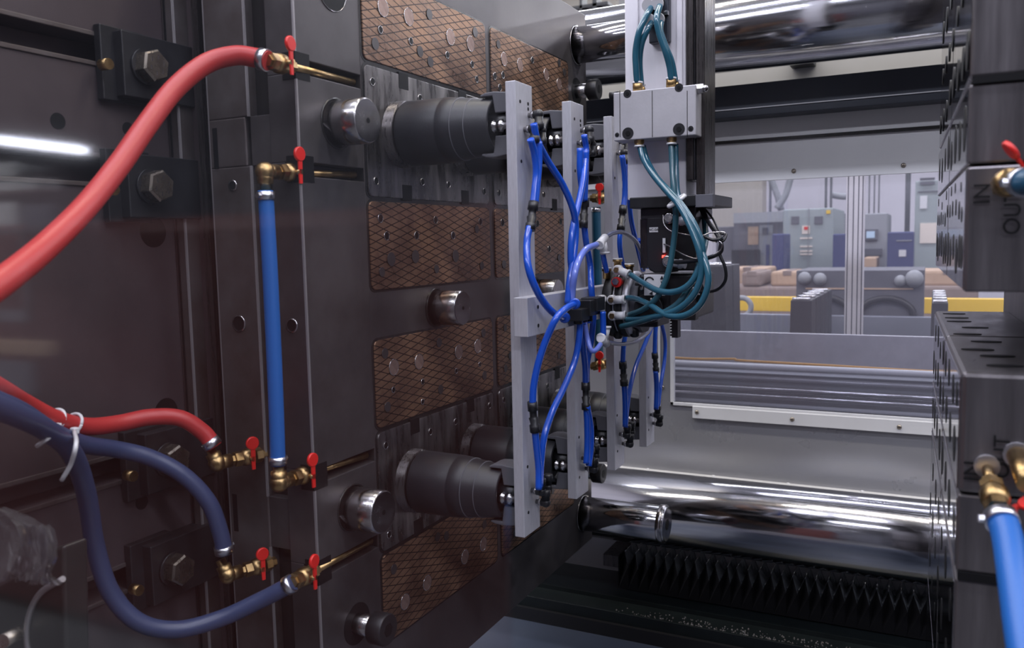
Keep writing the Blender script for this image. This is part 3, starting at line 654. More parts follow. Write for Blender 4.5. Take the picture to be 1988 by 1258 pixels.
for (u, v, s, y) in ((1238, 168, 1.1, 1.81), (1246, 172, .8, 1.825), (1303, 160, 1.1, 1.81), (1312, 163, .8, 1.825)):
    c = P(u, v, y=y); G().lathe((c.x, c.y, c.z-.012), (0, 0, 1), [(0, .010*s), (.016*s, .010*s), (.017*s, .0085*s), (.020*s, .0085*s)], 12).out('brass_fitting', M['brass'], ra)
    G().lathe((c.x, c.y, c.z+.006), (0, 0, 1), [(0, .0105*s), (.004, .0105*s)], 14).out('white_collar', M['white'], ra)
for (u, v) in ((1241, 275), (1304, 270)):
    c = P(u, v, y=1.81); G().lathe((c.x, c.y, c.z+.016), (0, 0, -1), [(0, .011), (.020, .011), (.021, .009), (.026, .009)], 12).out('brass_fitting', M['brass'], ra)
    G().lathe((c.x, c.y, c.z-.008), (0, 0, -1), [(0, .0115), (.004, .0115)], 14).out('white_collar', M['white'], ra)
# lower tubes from slide block, past the tie, down to the wrist
teal([(1242, 282, 1.81), (1250, 310, 1.80), (1270, 342, 1.78), (1298, 375, 1.76), (1318, 398, 1.745), (1340, 440, 1.73), (1358, 490, 1.72), (1362, 530, 1.72), (1348, 570, 1.72), (1320, 598, 1.73), (1285, 612, 1.75), (1250, 618, 1.80), (1216, 620, 1.84)], .0070)
teal([(1248, 284, 1.82), (1256, 312, 1.81), (1275, 345, 1.79), (1302, 374, 1.765), (1325, 400, 1.75), (1350, 440, 1.735), (1364, 480, 1.73), (1360, 515, 1.73), (1340, 550, 1.73), (1312, 566, 1.74), (1280, 565, 1.76), (1250, 550, 1.80), (1224, 533, 1.84)], .0069)
teal([(1303, 280, 1.81), (1305, 320, 1.80), (1308, 370, 1.785), (1312, 420, 1.78), (1308, 470, 1.78), (1297, 530, 1.77), (1277, 575, 1.77), (1250, 600, 1.79), (1220, 612, 1.84)], .0067, 'teal_dark')
teal([(1311, 280, 1.82), (1312, 330, 1.81), (1316, 380, 1.79), (1335, 425, 1.76), (1354, 470, 1.74), (1370, 510, 1.72), (1375, 550, 1.71), (1360, 590, 1.71), (1330, 612, 1.72), (1295, 612, 1.74), (1262, 592, 1.78), (1235, 580, 1.83), (1218, 578, 1.85)], .0069, 'teal')
teal([(1364, 400, 1.90), (1368, 430, 1.88), (1370, 465, 1.85), (1362, 500, 1.80), (1345, 545, 1.76), (1315, 590, 1.75), (1270, 615, 1.77), (1230, 628, 1.82), (1205, 634, 1.85)], .0067, 'teal_dark')
c = P(1314, 390, y=1.765); G().tube([c+Vector((.019*math.cos(t)*.9, .016*math.sin(t)*.6, .010*math.cos(t)+.012*math.sin(t)*.4)) for t in [2*math.pi*k/10 for k in range(11)]], .0045, 8, 3).out('hose_tie', M['white'], ra, label='white tie round the teal tubes')
# wrist flange and motor
g = G(); pbox(1222, 380, 1383, 402, 1.80, .20, g); g.out('wrist_flange', M['black_metal'], ra, bevel=.002)
g = G(); pbox(1350, 377, 1384, 402, 1.79, .02, g); g.out('flange_end', M['cabdark'], ra, bevel=.001)
g = G(); pbox(1243, 402, 1350, 425, 1.82, .16, g); g.out('wrist_neck', M['black'], ra, bevel=.003)
g = G(); pbox(1243, 425, 1257, 520, 1.85, .05, g); g.out('side_strut', M['rail'], ra, bevel=.001)
g = G(); c = P(1282, 500, y=1.82); c2 = P(1282, 425, y=1.82)
x0, x1 = P(1255, 480, y=1.82).x, P(1300, 480, y=1.82).x
x2 = P(1352, 480, y=1.84).x; zt, zb = P(1280, 420, y=1.82).z, P(1280, 530, y=1.82).z
g.prism([(x0, zt), (x0, zb+.018), (x0+.006, zb+.006), (x0+.018, zb), (x1, zb), (x1, zt)], 'y', 1.82, 1.90); g.out('gripper_motor', M['black'], ra, bevel=.004)
G().box(x1-.002, x2, 1.835, 1.92, zb+.004, zt).out('motor_housing', M['black_metal'], ra, bevel=.003)
G().box(x1-.004, x1+.006, 1.815, 1.84, zb+.02, zt-.02).out('sensor_rail', M['black'], ra)
c = P(1269, 446, y=1.819); G().box(c.x-.010, c.x+.010, 1.8188, 1.8205, c.z-.0055, c.z+.0055).out('name_tag', M['white'], ra, label='small white tag with dark lettering')
def text(s, size, loc, rot, mt, par, nm='lettering', ext=.0003):
    cu = bpy.data.curves.new(nm, 'FONT'); cu.body = s; cu.size = size; cu.extrude = ext; cu.align_x = 'CENTER'; cu.align_y = 'CENTER'; cu.materials.append(M[mt])
    tmp = bpy.data.objects.new(nm, cu); me = bpy.data.meshes.new_from_object(tmp); bpy.data.objects.remove(tmp)
    o = bpy.data.objects.new(nm, me); COL.objects.link(o); o.parent = par; o.location = Vector(loc)-wl(par); o.rotation_euler = rot; return o
text('NC-0A', .0075, (c.x, 1.8183, c.z), (R(90), 0, 0), 'black', ra)
# lower wrist gearbox
g = G(); pbox(1240, 532, 1352, 618, 1.84, .17, g); g.out('wrist_gearbox', M['black'], ra, bevel=.006)
g = G(); pbox(1300, 560, 1350, 622, 1.825, .03, g); g.out('gearbox_cover', M['black_metal'], ra, bevel=.003)
cy = P(1262, 598, y=1.84); g = G().cyl((cy.x, 1.825, cy.z), (cy.x, 1.85, cy.z), .034, seg=36); g.out('gearbox_bearing', M['black_metal'], ra, bevel=.002)
for (u, v) in ((1264, 582), (1246, 560), (1245, 545), (1300, 607)):
    c = P(u, v, y=1.822); G().sph((c.x, 1.826, c.z), .0055, 10).out('dome_screw', M['pin'], ra)
g = G(); c0_, c1_ = P(1303, 620, y=1.86), P(1318, 655, y=1.86)
g.box(c0_.x+.004, c1_.x, 1.85, 1.875, c1_.z, c0_.z)
for k in range(6): zz_ = c1_.z+.004+k*.0065; g.box(c0_.x, c0_.x+.005, 1.85, 1.875, zz_, zz_+.0035)
g.out('gear_rack', M['black_metal'], ra)
# C plate
a_, b_ = P(1250, 533, y=1.816), P(1291, 574, y=1.816)
cp = G().box(a_.x, b_.x, 1.816, 1.8195, b_.z, a_.z).out('marker_plate', M['white'], ra, label='white plate marked with a C and rotation arrows', bevel=.001)
mx_, mz_ = (a_.x+b_.x)/2, (a_.z+b_.z)/2
arc = [Vector((mx_-.011+.0095*math.cos(R(t)), 1.8155, mz_+.009+.0085*math.sin(R(t)))) for t in range(20, 300, 28)]
G().tube(arc, .0016, 6, 2).out('painted_letter', M['black'], cp)
arc2 = [Vector((mx_+.019*math.cos(R(t)), 1.8155, mz_-.002+.017*math.sin(R(t)))) for t in range(-75, 45, 14)]
G().tube(arc2, .0013, 6, 2).out('arrow_arc', M['black'], cp)
for (px_, pz_, dx, dz) in ((mx_+.0175, mz_+.013, 0, 1), (mx_-.004, mz_-.0185, -1, 0)):
    s = .006; pts = [(px_+dx*s*1.3, pz_+dz*s*1.3), (px_-dz*s*.7, pz_-dx*s*.7), (px_+dz*s*.7, pz_+dx*s*.7)]
    G().prism(pts, 'y', 1.8145, 1.8162).out('arrow_head', M['black'], cp)
G().cyl((mx_-.006, 1.8145, mz_-.009), (mx_-.002, 1.8145, mz_-.003), .0012, seg=6).out('arrow_head', M['black'], cp)
# changer robot side
G().lathe((.3585, DY, DZ), (1, 0, 0), [(0, DR-.003), (.002, DR), (.017, DR), (.019, DR-.003)], 56).out('changer_ring', M['black_metal'], ra)
G().lathe((.378, DY, DZ), (1, 0, 0), [(0, DR-.001), (.013, DR-.001), (.015, DR-.008)], 56).out('changer_flange', M['alu'], ra, label='bright machined flange')
G().lathe((.393, DY, DZ), (1, 0, 0), [(0, DR-.010), (.018, DR-.010)], 10).out('changer_housing', M['cabdark'], ra)
G().box(.40, .455, DY-.05, DY+.05, DZ-.05, DZ+.055).out('changer_neck', M['black_metal'], ra, bevel=.004)
# white push-in elbows on changer
def welbow(u, v, y, d, par, mt='white'):
    c = P(u, v, y=y); d = Vector(d).normalized()
    G().lathe((c.x, y+.012, c.z), (0, -1, 0), [(0, .0115), (.016, .0115), (.018, .009)], 16).cyl(c+d*.006, c+d*.030, .0095, seg=16).ring(c+d*.028, d, .006, .0112, .004, 16).out('push_elbow', M[mt], par, label='white push-in elbow')
    G().cyl((c.x, y-.0105, c.z), (c.x, y-.004, c.z), .0068, seg=6).out('elbow_screw', M['brass'], par)
welbow(1167, 582, 1.842, (0, 0, -1), eo); welbow(1188, 582, 1.846, (1, 0, .04), ra); welbow(1190, 613, 1.85, (1, 0, .04), ra)
welbow(1199, 524, 1.86, (1, -.2, -.35), ra)
for (u, v, par) in ((1178, 530, eo), (1199, 512, ra), (1222, 522, ra)):
    c = P(u, v, y=1.88); G().lathe((c.x, c.y, c.z-.014), (0, 0, 1), [(0, .009), (.018, .009), (.019, .0115), (.024, .0115)], 14).out('top_fitting', M['brass'], par)
    G().lathe((c.x, c.y, c.z+.009), (0, 0, 1), [(0, .0115), (.004, .0115)], 14).out('white_collar', M['white'], par)
c = P(1196, 548, y=1.852); G().cyl((c.x, 1.852, c.z), (c.x, 1.87, c.z), .012, seg=16).out('red_washer', M['redpaint'], ra); G().cyl((c.x, 1.846, c.z+.002), (c.x, 1.856, c.z+.002), .0085, seg=6).out('hex_plug', M['pin'], ra)
for (u, v) in ((1200, 643), (1232, 640)):
    c = P(u, v, y=1.90); G().lathe((c.x, 1.90, c.z), (0, 0, -1), [(-.01, .011), (.014, .011), (.018, .007)], 14).out('bottom_port', M['black_metal'], ra)
# speed-control fittings, sensor wires, led
for (u, v) in ((1299, 425), (1296, 508)):
    c = P(u, v, y=1.81); G().lathe((c.x, 1.83, c.z), (0, -1, .1), [(0, .012), (.012, .012), (.013, .0135), (.022, .0135), (.026, .009)], 16).out('flow_control', M['pin'], ra)
    G().lathe((c.x+.010, 1.815, c.z-.003), (1, -.1, -.12), [(0, .009), (.014, .009), (.015, .011), (.020, .011), (.024, .008), (.030, .0095)], 14).out('flow_port', M['alu'], ra)
c = P(1289, 499, y=1.812); G().box(c.x-.0035, c.x+.0035, 1.809, 1.816, c.z-.004, c.z+.004).out('indicator_light', M['led'], ra, label='glowing red indicator')
c = P(1289, 480, y=1.812); G().box(c.x-.003, c.x+.003, 1.812, 1.818, c.z-.012, c.z+.02).out('sensor_body', M['white'], ra)
def wire(pts, r, mt): G().tube(Q(pts, y=1.79), r, 8, 6).out('cable' if r > .003 else 'sensor_wire', M[mt], ra)
wire([(1287, 416, 1.81), (1289, 434, 1.80), (1300, 447, 1.79), (1330, 455, 1.77), (1360, 458, 1.75), (1380, 452, 1.75), (1406, 451, 1.75), (1404, 460, 1.75), (1390, 470, 1.76)], .0016, 'pin')
wire([(1289, 474, 1.81), (1300, 478, 1.80), (1325, 493, 1.78), (1350, 502, 1.76), (1375, 498, 1.75), (1396, 488, 1.75), (1402, 475, 1.75), (1396, 468, 1.75)], .0016, 'pin')
wire([(1362, 400, 1.86), (1375, 430, 1.82), (1392, 455, 1.78), (1400, 472, 1.76), (1398, 490, 1.76), (1370, 502, 1.76), (1330, 508, 1.78), (1310, 509, 1.80)], .0046, 'black')
wire([(1358, 402, 1.86), (1366, 420, 1.84), (1380, 436, 1.80), (1392, 450, 1.78), (1400, 462, 1.77)], .0030, 'black')
wire([(1340, 445, 1.80), (1365, 458, 1.77), (1385, 466, 1.76), (1404, 462, 1.76)], .0036, 'black')
wire([(1400, 470, 1.76), (1397, 492, 1.76), (1408, 520, 1.76), (1408, 545, 1.77), (1393, 562, 1.79), (1370, 567, 1.81), (1352, 566, 1.83)], .0034, 'black')
wire([(1368, 405, 1.86), (1384, 425, 1.83), (1398, 452, 1.78), (1410, 455, 1.77), (1404, 468, 1.76), (1392, 462, 1.76)], .0022, 'black')
c = P(1348, 566, y=1.835); G().lathe((c.x-.012, 1.84, c.z), (1, 0, 0), [(0, .010), (.012, .010), (.013, .008), (.022, .008)], 14).out('push_elbow', M['white'], ra)
c = P(1362, 562, y=1.85); G().prism([(c.x-.012, c.z-.03), (c.x+.008, c.z-.03), (c.x+.008, c.z), (c.x, c.z+.022), (c.x-.012, c.z+.008)], 'y', 1.845, 1.87).out('wrist_bracket', M['black'], ra, bevel=.001)
# dark bracket strut seen between bars 2 and 3
G().cyl(P(1172, 345, y=2.72), P(1163, 395, y=2.72), .014, seg=10).out('hose_stay', M['black_metal'], mh)

# ================================================================== REAR GUARD WALL
GY = 3.1
rg = thing('rear_guard', 'light grey machine guard with a clear window behind the tie bars', 'machine guard', (.5, GY, .3))
XL, XR = -.9, 1.9
def pz(u, v, y=GY): return P(u, v, y=y).z
zt0, zt1 = pz(1367, 354), pz(1367, 336)     # trim above window
zl1 = pz(1371, 280)
zwb, zsb, zs0 = pz(1600, 785+10), pz(1400, 790), pz(1400, 815)
zw0 = pz(1400, 786)
xw0 = P(1308, 740, y=GY).x
g = G().box(XL, XR, GY, GY+.02, zt0, zl1-.004).out('upper_panel', M['panel'], rg, bevel=.001)
G().box(XL, XR, GY, GY+.02, zl1+.006, 2.16).out('header_panel', M['panel'], rg)
G().box(XL, XR, GY-.012, GY+.012, zl1-.004, zl1+.006).out('panel_gap', M['seam'], rg)
z3, z4 = pz(1371, 238, GY-.1), pz(1371, 171, GY-.1)
G().box(XL, XR, GY-.10, GY-.002, z3+.01, z4).out('upper_beam', M['navy'], rg, label='dark blue-grey box beam', bevel=.002)
G().box(XL, XR, GY-.105, GY-.099, z3+.035, z3+.038).out('beam_seam', M['panel'], rg)
zb_ = pz(1545, 127); G().box(P(1533, 127, y=GY-.06).x, P(1580, 127, y=GY-.06).x, GY-.07, GY, zb_-.012, zb_+.03).out('beam_bracket', M['navy'], rg, bevel=.003)
tr = G().box(XL, XR, GY-.014, GY, zt0-.006, zt1).out('retaining_strip', M['panel'], rg, bevel=.001)
for u, v in ((1541, 332), (1754, 321)):
    c = P(u, v, y=GY-.014); G().lathe((c.x, GY-.013, c.z), (0, -1, 0), [(0, .008), (.003, .008), (.006, .004)], 14).out('dome_screw', M['bolt'], tr)
# lower panel with the window's lower-left corner
zp0 = pz(1500, 940); G().box(XL, XR, GY, GY+.02, .5, zw0).out('lower_panel', M['panel_low'], rg, label='satin grey lower sheet', bevel=.001)
G().box(XL, xw0-.012, GY, GY+.02, zw0, zt0).out('side_panel', M['panel_low'], rg)
G().box(xw0-.012, xw0, GY-.006, GY+.02, zw0-.012, zt0).out('window_frame', M['panel'], rg, bevel=.001)
G().box(xw0-.012, XR, GY-.006, GY+.02, zw0-.012, zw0).out('window_frame', M['panel'], rg, bevel=.001)
G().box(xw0-.06, xw0-.052, GY-.004, GY+.01, zw0-.02, zt0).out('panel_edge', M['panel'], rg)
c = P(1286, 752, y=GY); G().lathe((c.x, GY, c.z), (0, -1, 0), [(0, .008), (.003, .008), (.006, .004)], 14).out('dome_screw', M['bolt'], rg)
xs0 = P(1346, 800, y=GY).x
st = G().box(xs0, XR, GY-.014, GY, pz(1400, 814), pz(1400, 791)).out('retaining_strip', M['panel'], rg, bevel=.001)
for u, v in ((1353, 800), (1538, 814), (1746, 829)):
    c = P(u, v, y=GY-.014); G().lathe((c.x, GY-.013, c.z), (0, -1, 0), [(0, .008), (.003, .008), (.006, .004)], 14).out('dome_screw', M['bolt'], st)
G().box(xw0, XR, GY+.008, GY+.012, zw0, zt0).out('window_pane', M['pane'], rg, label='hazy clear polycarbonate window')
zg = .615
G().box(XL, XR, GY-.03, GY, zg-.02, zg).out('lower_ledge', M['panel'], rg, bevel=.001)
for u, v in ((1258, 908), (1385, 922), (1530, 937), (1674, 953)):
    c = P(u, v, y=GY-.015); G().sph((c.x, GY-.015, zg+.001), .005, 8, (1.6, 1, 1)).out('ledge_rivet', M['white'], rg)

# ================================================================== BED
bd = thing('machine_bed', 'black machine bed with a blue-grey plate under the tie bar', 'machine bed', (.5, 2.4, 0))
G().box(-.9, 2.2, 2.78, 3.01, .02, .22).out('bed_well', M['bed'], bd)
G().box(-.9, 2.2, 2.690, 2.78, .02, .205).out('bed_rail', M['bed'], bd, label='dark rail edge strewn with grit', bevel=.002)
G().box(-.9, 2.2, 2.675, 2.690, .02, .165).out('rail_face', M['fixdark'], bd)
G().box(-.9, 2.2, .9, 2.675, .02, .120).out('bed_plate', M['bedplate'], bd, label='blue-grey bed plate', bevel=.006)
g = G()
for k in range(420):
    t = random.random(); x = .05+1.15*t**.7; y = 2.70+random.random()**2*.05; s = .0012+.0022*random.random()
    g.add([(x-s, y-s, .205), (x+s, y-s*.6, .205), (x+s*.5, y+s, .205), (x, y, .205+s*1.3)], [(0, 1, 3), (1, 2, 3), (2, 0, 3)])
g.out('grit', M['debris'], bd, kind='stuff')
# lower far beam (brown dark) under the tie bar
G().box(-.9, 2.2, 3.01, 3.09, .22, .50).out('rear_sill', M['panel_low'], bd)
# bellows
bw = thing('way_cover', 'black folded bellows cover under the tie bar', 'bellows', (.5, 2.93, .3))
n = 29; xa, xb = P(1202, 1080, y=2.86).x, P(1838, 1190, y=2.86).x
zp, zv = .356, .308; per = (xb-xa)/n
ya, yb = 2.850, 3.0
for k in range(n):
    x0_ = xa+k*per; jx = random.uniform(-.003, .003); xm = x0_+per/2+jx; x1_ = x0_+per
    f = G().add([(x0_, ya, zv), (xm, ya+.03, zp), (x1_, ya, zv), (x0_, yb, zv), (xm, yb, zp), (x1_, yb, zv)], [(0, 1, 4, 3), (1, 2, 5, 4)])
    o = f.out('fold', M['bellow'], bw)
    G().add([(x0_, ya-.001, zv), (xm, ya+.029, zp-.001), (x1_, ya-.001, zv), (x1_, ya, .225), (x0_, ya, .225)], [(0, 1, 2, 3, 4)]).out('fold_shade', M['hole'], o)  # black sheet stands for the shade under the open folds
    G().tube([(xm, ya+.03, zp), (xm, yb, zp)], .0012, 6).tube([(x0_, ya, zv), (x0_, yb, zv)], .0012, 6).out('fold_highlight', M['rod'], o)  # bright thin tubes draw highlights along the fold edges
G().box(xa, xb, yb, yb+.004, .27, .375).out('backing_strip', M['panel'], bw, label='grey strip behind the folds')
G().box(xa-.06, xa, ya, yb, .30, .345).out('end_bracket', M['rail'], bw, label='oily steel end bracket', bevel=.002)

# ================================================================== FIXED MOULD HALF (right)
TH = R(1.66)
fm = thing('fixed_mold_half', 'polished cavity mould half edge-on at the far right with stamped IN and OUT', 'mold', (0, 0, 0))
FXO = Vector((1.057, 1.2, 0)); RM = Matrix.Rotation(TH, 3, 'Z')
def rot(g):
    g.v = [RM @ v+FXO for v in g.v]; return g
def fbox(x0, x1, y0, y1, z0, z1, nm, mt, par=None, bevel=.002, label=None):
    return rot(G().box(x0, x1, y0, y1, z0, z1)).out(nm, M[mt], par or fm, bevel=bevel, label=label)
LY = .96
# upper block: rows of cavity blocks, near column and far column
for (za, zb2, nm, dx) in ((1.427, 1.583, 'cavity_block', 0), (1.586, 1.683, 'cavity_block', .0), (1.692, 2.05, 'cavity_block', .001), (2.053, 2.4, 'cavity_block', 0)):
    for (ya_, yb2) in ((0, .43), (.433, LY)):
        fbox(dx, .145, ya_, yb2, za, zb2, nm, 'fixside', bevel=.003)
        fbox(dx-.001, dx+.004, ya_+.012, yb2-.001, za+.002, zb2-.002, 'cavity_face', 'fix', bevel=.001)
for (za, zb2) in ((1.168, 1.325), (1.064, 1.166), (.70, 1.053), (.45, .697)):
    for (ya_, yb2) in ((0, .43), (.433, LY)):
        fbox(0, .150, ya_, yb2, za, zb2, 'cavity_block', 'fixside', bevel=.006 if zb2 == 1.325 else .003)
        fbox(-.001, .004, ya_+.012, yb2-.001, za+.002, zb2-.008, 'cavity_face', 'fix', bevel=.001)
fbox(.148, .30, -.02, LY+.2, .3, 1.053, 'back_plate', 'fixside'); fbox(.146, .40, .12, LY+.1, 1.053, 1.7, 'back_plate', 'fixside'); fbox(.148, .40, -.02, LY+.2, 1.6, 2.5, 'back_plate', 'fixside')
fbox(.135, .148, .30, .36, 1.30, 1.45, 'back_slot', 'hole', bevel=0); fbox(.130, .149, .05, .115, 1.30, 1.45, 'back_slot', 'hole', bevel=0)
fbox(.002, .15, -.003, .002, 1.053, 1.064, 'side_groove', 'hole', bevel=0); fbox(.002, .15, -.003, .002, 1.683, 1.692, 'side_groove', 'hole', bevel=0)
# holes and grooves on the faces
random.seed(3)
for (zc, r, lys) in ((1.475, .026, (.05, .10, .17, .25, .33, .41, .50, .58, .67, .76, .85, .92)), (1.533, .012, (.07, .13, .21, .30, .38, .47, .55, .64, .73, .82, .90)), (1.562, .008, (.10, .24, .35, .52, .70, .88)),
                     (1.635, .028, (.06, .16, .27, .38, .49, .61, .74, .87)), (1.74, .024, (.05, .14, .26, .39, .50, .63, .76, .90)), (1.83, .018, (.09, .20, .32, .45, .57, .70, .84)), (1.93, .026, (.06, .22, .38, .55, .72, .88)),
                     (1.285, .022, (.06, .15, .27, .38, .48, .60, .71, .85)), (1.215, .026, (.09, .20, .32, .44, .56, .68, .80, .92)), (1.115, .028, (.05, .18, .29, .41, .53, .66, .79, .90)), (.99, .024, (.08, .22, .36, .50, .64, .80)), (.88, .028, (.05, .15, .30, .45, .60, .75, .9)), (.78, .02, (.1, .25, .4, .55, .7, .85))):
    for ly in lys:
        r2 = r*random.uniform(.75, 1.1); z2 = zc+random.uniform(-.008, .008)
        rot(G().lathe((-.0016, ly, z2), (1, 0, 0), [(0, r2), (.003, r2)], 20)).out('cavity_hole', M['hole'], fm)
for ly in (.07, .17, .24, .35, .46, .58, .70, .78, .88):
    x_ = .035+.02*(int(ly*100) % 2); rot(G().prism([(x_+.022*math.cos(R(a)), ly+.010*math.sin(R(a))) for a in range(0, 360, 20)], 'z', 1.3245, 1.3262)).out('top_slot', M['hole'], fm)
for ly, zz_ in ((.45, 1.36), (.22, 1.37), (.02, 1.36)):
    rot(G().lathe((.1445, ly, zz_), (1, 0, 0), [(0, .014), (.003, .014)], 18)).out('back_hole', M['hole'], fm)
for (s, u, v) in (('IN', 1908, 376), ('OUT', 1967, 412), ('IN', 1888, 915), ('OUT', 1946, 888)):
    c = P(u, v, y=1.197); text(s, .026, (c.x, 1.1975, c.z), (R(90), R(-90), 0), 'hole', fm, 'stamped_text')
# right hand valves
def rvalve(p, d, lab, nipfrom=None):
    return valve(p, d, lab, up=Vector((.75, .1, .55)).normalized(), nip=nipfrom, sc=1.15)
p0 = P(1937, 985, y=1.12); tip = P(1916, 908, y=1.20); d = (tip-p0).normalized()
t = valve(p0-d*.012, d, 'brass valve with red lever feeding the blue hose at lower right', up=Vector((.9, 0, .45)).normalized(), nip=tip, sc=1.0)
hose([p0-d*.012]+Q([(1955, 1040, 1.08), (1968, 1120, 1.03), (1982, 1220, .98), (2000, 1330, .93)]), .0165, 'bluehose', 'bright blue hose dropping out of frame at lower right')
p1 = P(1966, 350, y=1.12); tip = P(1938, 366, y=1.197); d = (tip-p1).normalized()
valve(p1-d*.012, d, 'brass valve with red lever at the right edge beside the stamped OUT', up=Vector((-.35, -.2, .5)).normalized(), nip=tip, sc=1.0)
hose(Q([(1978, 354, 1.10), (1995, 354, 1.08), (2040, 352, 1.04), (2090, 380, 1.0)]), .0140, 'tealhose', 'short dark blue hose entering from the right edge')
p2 = P(1995, 940, y=1.14); tip = P(1975, 884, y=1.197); G().cyl(p2, tip, .012, seg=16).out('brass_nipple', M['brass'], fm)
G().cyl(tip, tip+Vector((0, .004, 0)), .016, seg=16).out('nipple_bush', M['clamp'], fm)
for (u, v) in ((1916, 906),):
    c = P(u, v, y=1.196); G().cyl(c, c+Vector((0, .004, 0)), .015, seg=18).out('nipple_bush', M['clamp'], fm)

# ================================================================== NEIGHBOUR EQUIPMENT SEEN THROUGH THE WINDOW
def wbox(u0, v0, u1, v1, y, dep): return pbox(u0, v0, u1, v1, y, dep)
nb = thing('neighbour_cover', 'grey sheet cover with bright rails just behind the window', 'machine cover', (.6, 3.5, 0))
zA, zB = P(1560, 648, y=3.5).z, P(1560, 712, y=3.5).z
G().box(-.3, 1.9, 3.5, 3.53, zB-.02, zA).out('cover_sheet', M['alu_dark'], nb, bevel=.001)
G().box(-.3, 1.9, 3.40, 3.53, .4, zB-.02).out('cover_base', M['cabgrey'], nb)
for (v, r, mt) in ((716, .013, 'panel'), (740, .011, 'panel_low'), (760, .012, 'rod'), (774, .010, 'rod'), (792, .010, 'cabgrey')):
    z_ = P(1560, v, y=3.36).z; G().cyl((-.3, 3.36, z_), (1.9, 3.36, z_), r, seg=20).out('linear_rail', M[mt], nb)
tag(G().tube([P(1300, 694, y=3.38), P(1360, 697, y=3.38), P(1425, 697, y=3.38), P(1440, 700, y=3.38), P(1600, 709, y=3.38), P(1750, 718, y=3.38), P(1870, 724, y=3.38)], .005, 8).out('orange_cable', M['cable']), 'thin orange cable lying along the top of the bright rails', 'cable')
# blue-grey ledge
lg = tag(G().box(-.8, 2.6, 4.7, 4.74, .5, P(1600, 612, y=4.7).z).out('barrier_sheet', M['ledge'], bevel=.004), 'low blue-grey sheet barrier behind the ribbed black blocks', 'barrier')
# aluminium post
mu = thing('profile_post', 'grooved aluminium profile post standing behind the window', 'post', (.8, 3.9, 0))
x0_, x1_ = P(1641, 480, y=3.9).x, P(1676, 480, y=3.9).x; z_ = P(1658, 612, y=3.9).z
G().box(x0_, x1_, 3.9, 3.98, z_-.7, 2.6).out('post_body', M['white_alu'], mu, bevel=.002)
for f in (.12, .42, .70, .93):
    xx = x0_+(x1_-x0_)*f; G().box(xx-.002, xx+.002, 3.8985, 3.902, z_-.7, 2.6).out('post_groove', M['cabdark'], mu)
x0_, x1_ = P(1366, 400, y=4.4).x, P(1376, 400, y=4.4).x
tag(G().box(x0_, x1_, 4.4, 4.48, 0, 2.6).out('guard_post', M['white_alu'], bevel=.002), 'slim pale post just right of the robot column', 'post')
# ribbed blocks
def ribs(u0, v0, u1, v1, y, n, lab, taper=.12):
    c0, c1 = P(u0, v1, y=y), P(u1, v0, y=y); t = thing('ribbed_block', lab, 'block', ((c0.x+c1.x)/2, y, c0.z-.1), 'ribbed black blocks behind the window')
    w_ = c1.x-c0.x
    for k in range(n):
        yy = y+.165*k; h_ = c1.z
        G().prism([(c0.x-w_*.12, 0), (c0.x+w_*taper, c1.z), (c1.x-w_*taper, c1.z), (c1.x, 0)], 'y', yy, yy+.150).out('rib_plate', M['cone'], t, bevel=.004)
        G().cyl((c0.x+w_*(taper+.05), yy+.012, h_+.003), (c1.x-w_*(taper+.05), yy+.012, h_+.003), .009, seg=10).out('top_rod', M['rod'], t)
ribs(1528, 583, 1582, 650, 3.75, 5, 'ribbed black block with bright top edges, left of the aluminium post')
ribs(1803, 588, 1846, 655, 3.75, 5, 'ribbed black block beside the fixed mould half')
ribs(1335, 516, 1418, 645, 3.75, 2, 'tall ribbed black block behind the robot wrist cables')
# steel base with round shapes
sbk = thing('steel_mold_base', 'large grey steel block with round bosses beyond the window', 'steel block', (1, 4.9, 0))
c0, c1 = P(1545, 612, y=4.8), P(1795, 524, y=4.8)
G().box(c0.x, c1.x, 4.8, 5.3, 0, c1.z).out('block_body', M['cabdark'], sbk, bevel=.004)
zz_ = P(1670, 559, y=4.8).z; G().box(c0.x+.05, c1.x-.05, 4.795, 4.8, zz_-.008, zz_).out('wood_strip', M['card'], sbk)
for (u, v, r) in ((1562, 540, .035), (1592, 542, .035), (1748, 545, .03), (1775, 541, .045)):
    c = P(u, v, y=4.79); G().sph(c, r, 14).out('round_boss', M['cabgrey'], sbk)
for (u, v) in ((1600, 595), (1720, 598)):
    c = P(u, v, y=4.79); G().tube([c+Vector((.13*math.cos(R(a)), 0, .09*math.sin(R(a))-.04)) for a in range(0, 181, 20)], .018, 10).out('lifting_handle', M['black_metal'], sbk)
yb_ = P(1475, 577, y=5.6); tag(G().box(-1.2, 2.6, 5.6, 5.7, P(1475, 604, y=5.6).z, yb_.z).box(-1.1, -1.0, 5.61, 5.69, 0, yb_.z-.02).box(2.4, 2.5, 5.61, 5.69, 0, yb_.z-.02).out('yellow_beam', M['yellow'], bevel=.003), 'yellow steel beam lying level beyond the blue-grey barrier', 'beam')
c = P(1440, 596, y=5.4); eb = tag(G().tube([c+Vector((.058*math.cos(R(a)), 0, .058*math.sin(R(a)))) for a in range(-90, 271, 20)], .017, 12).cyl(c-Vector((0, 0, c.z)), c-Vector((0, 0, .058)), .03, seg=14).out('lifting_eye', M['cabgrey']), 'grey ring-shaped lifting eye in front of the yellow beam', 'lifting eye')
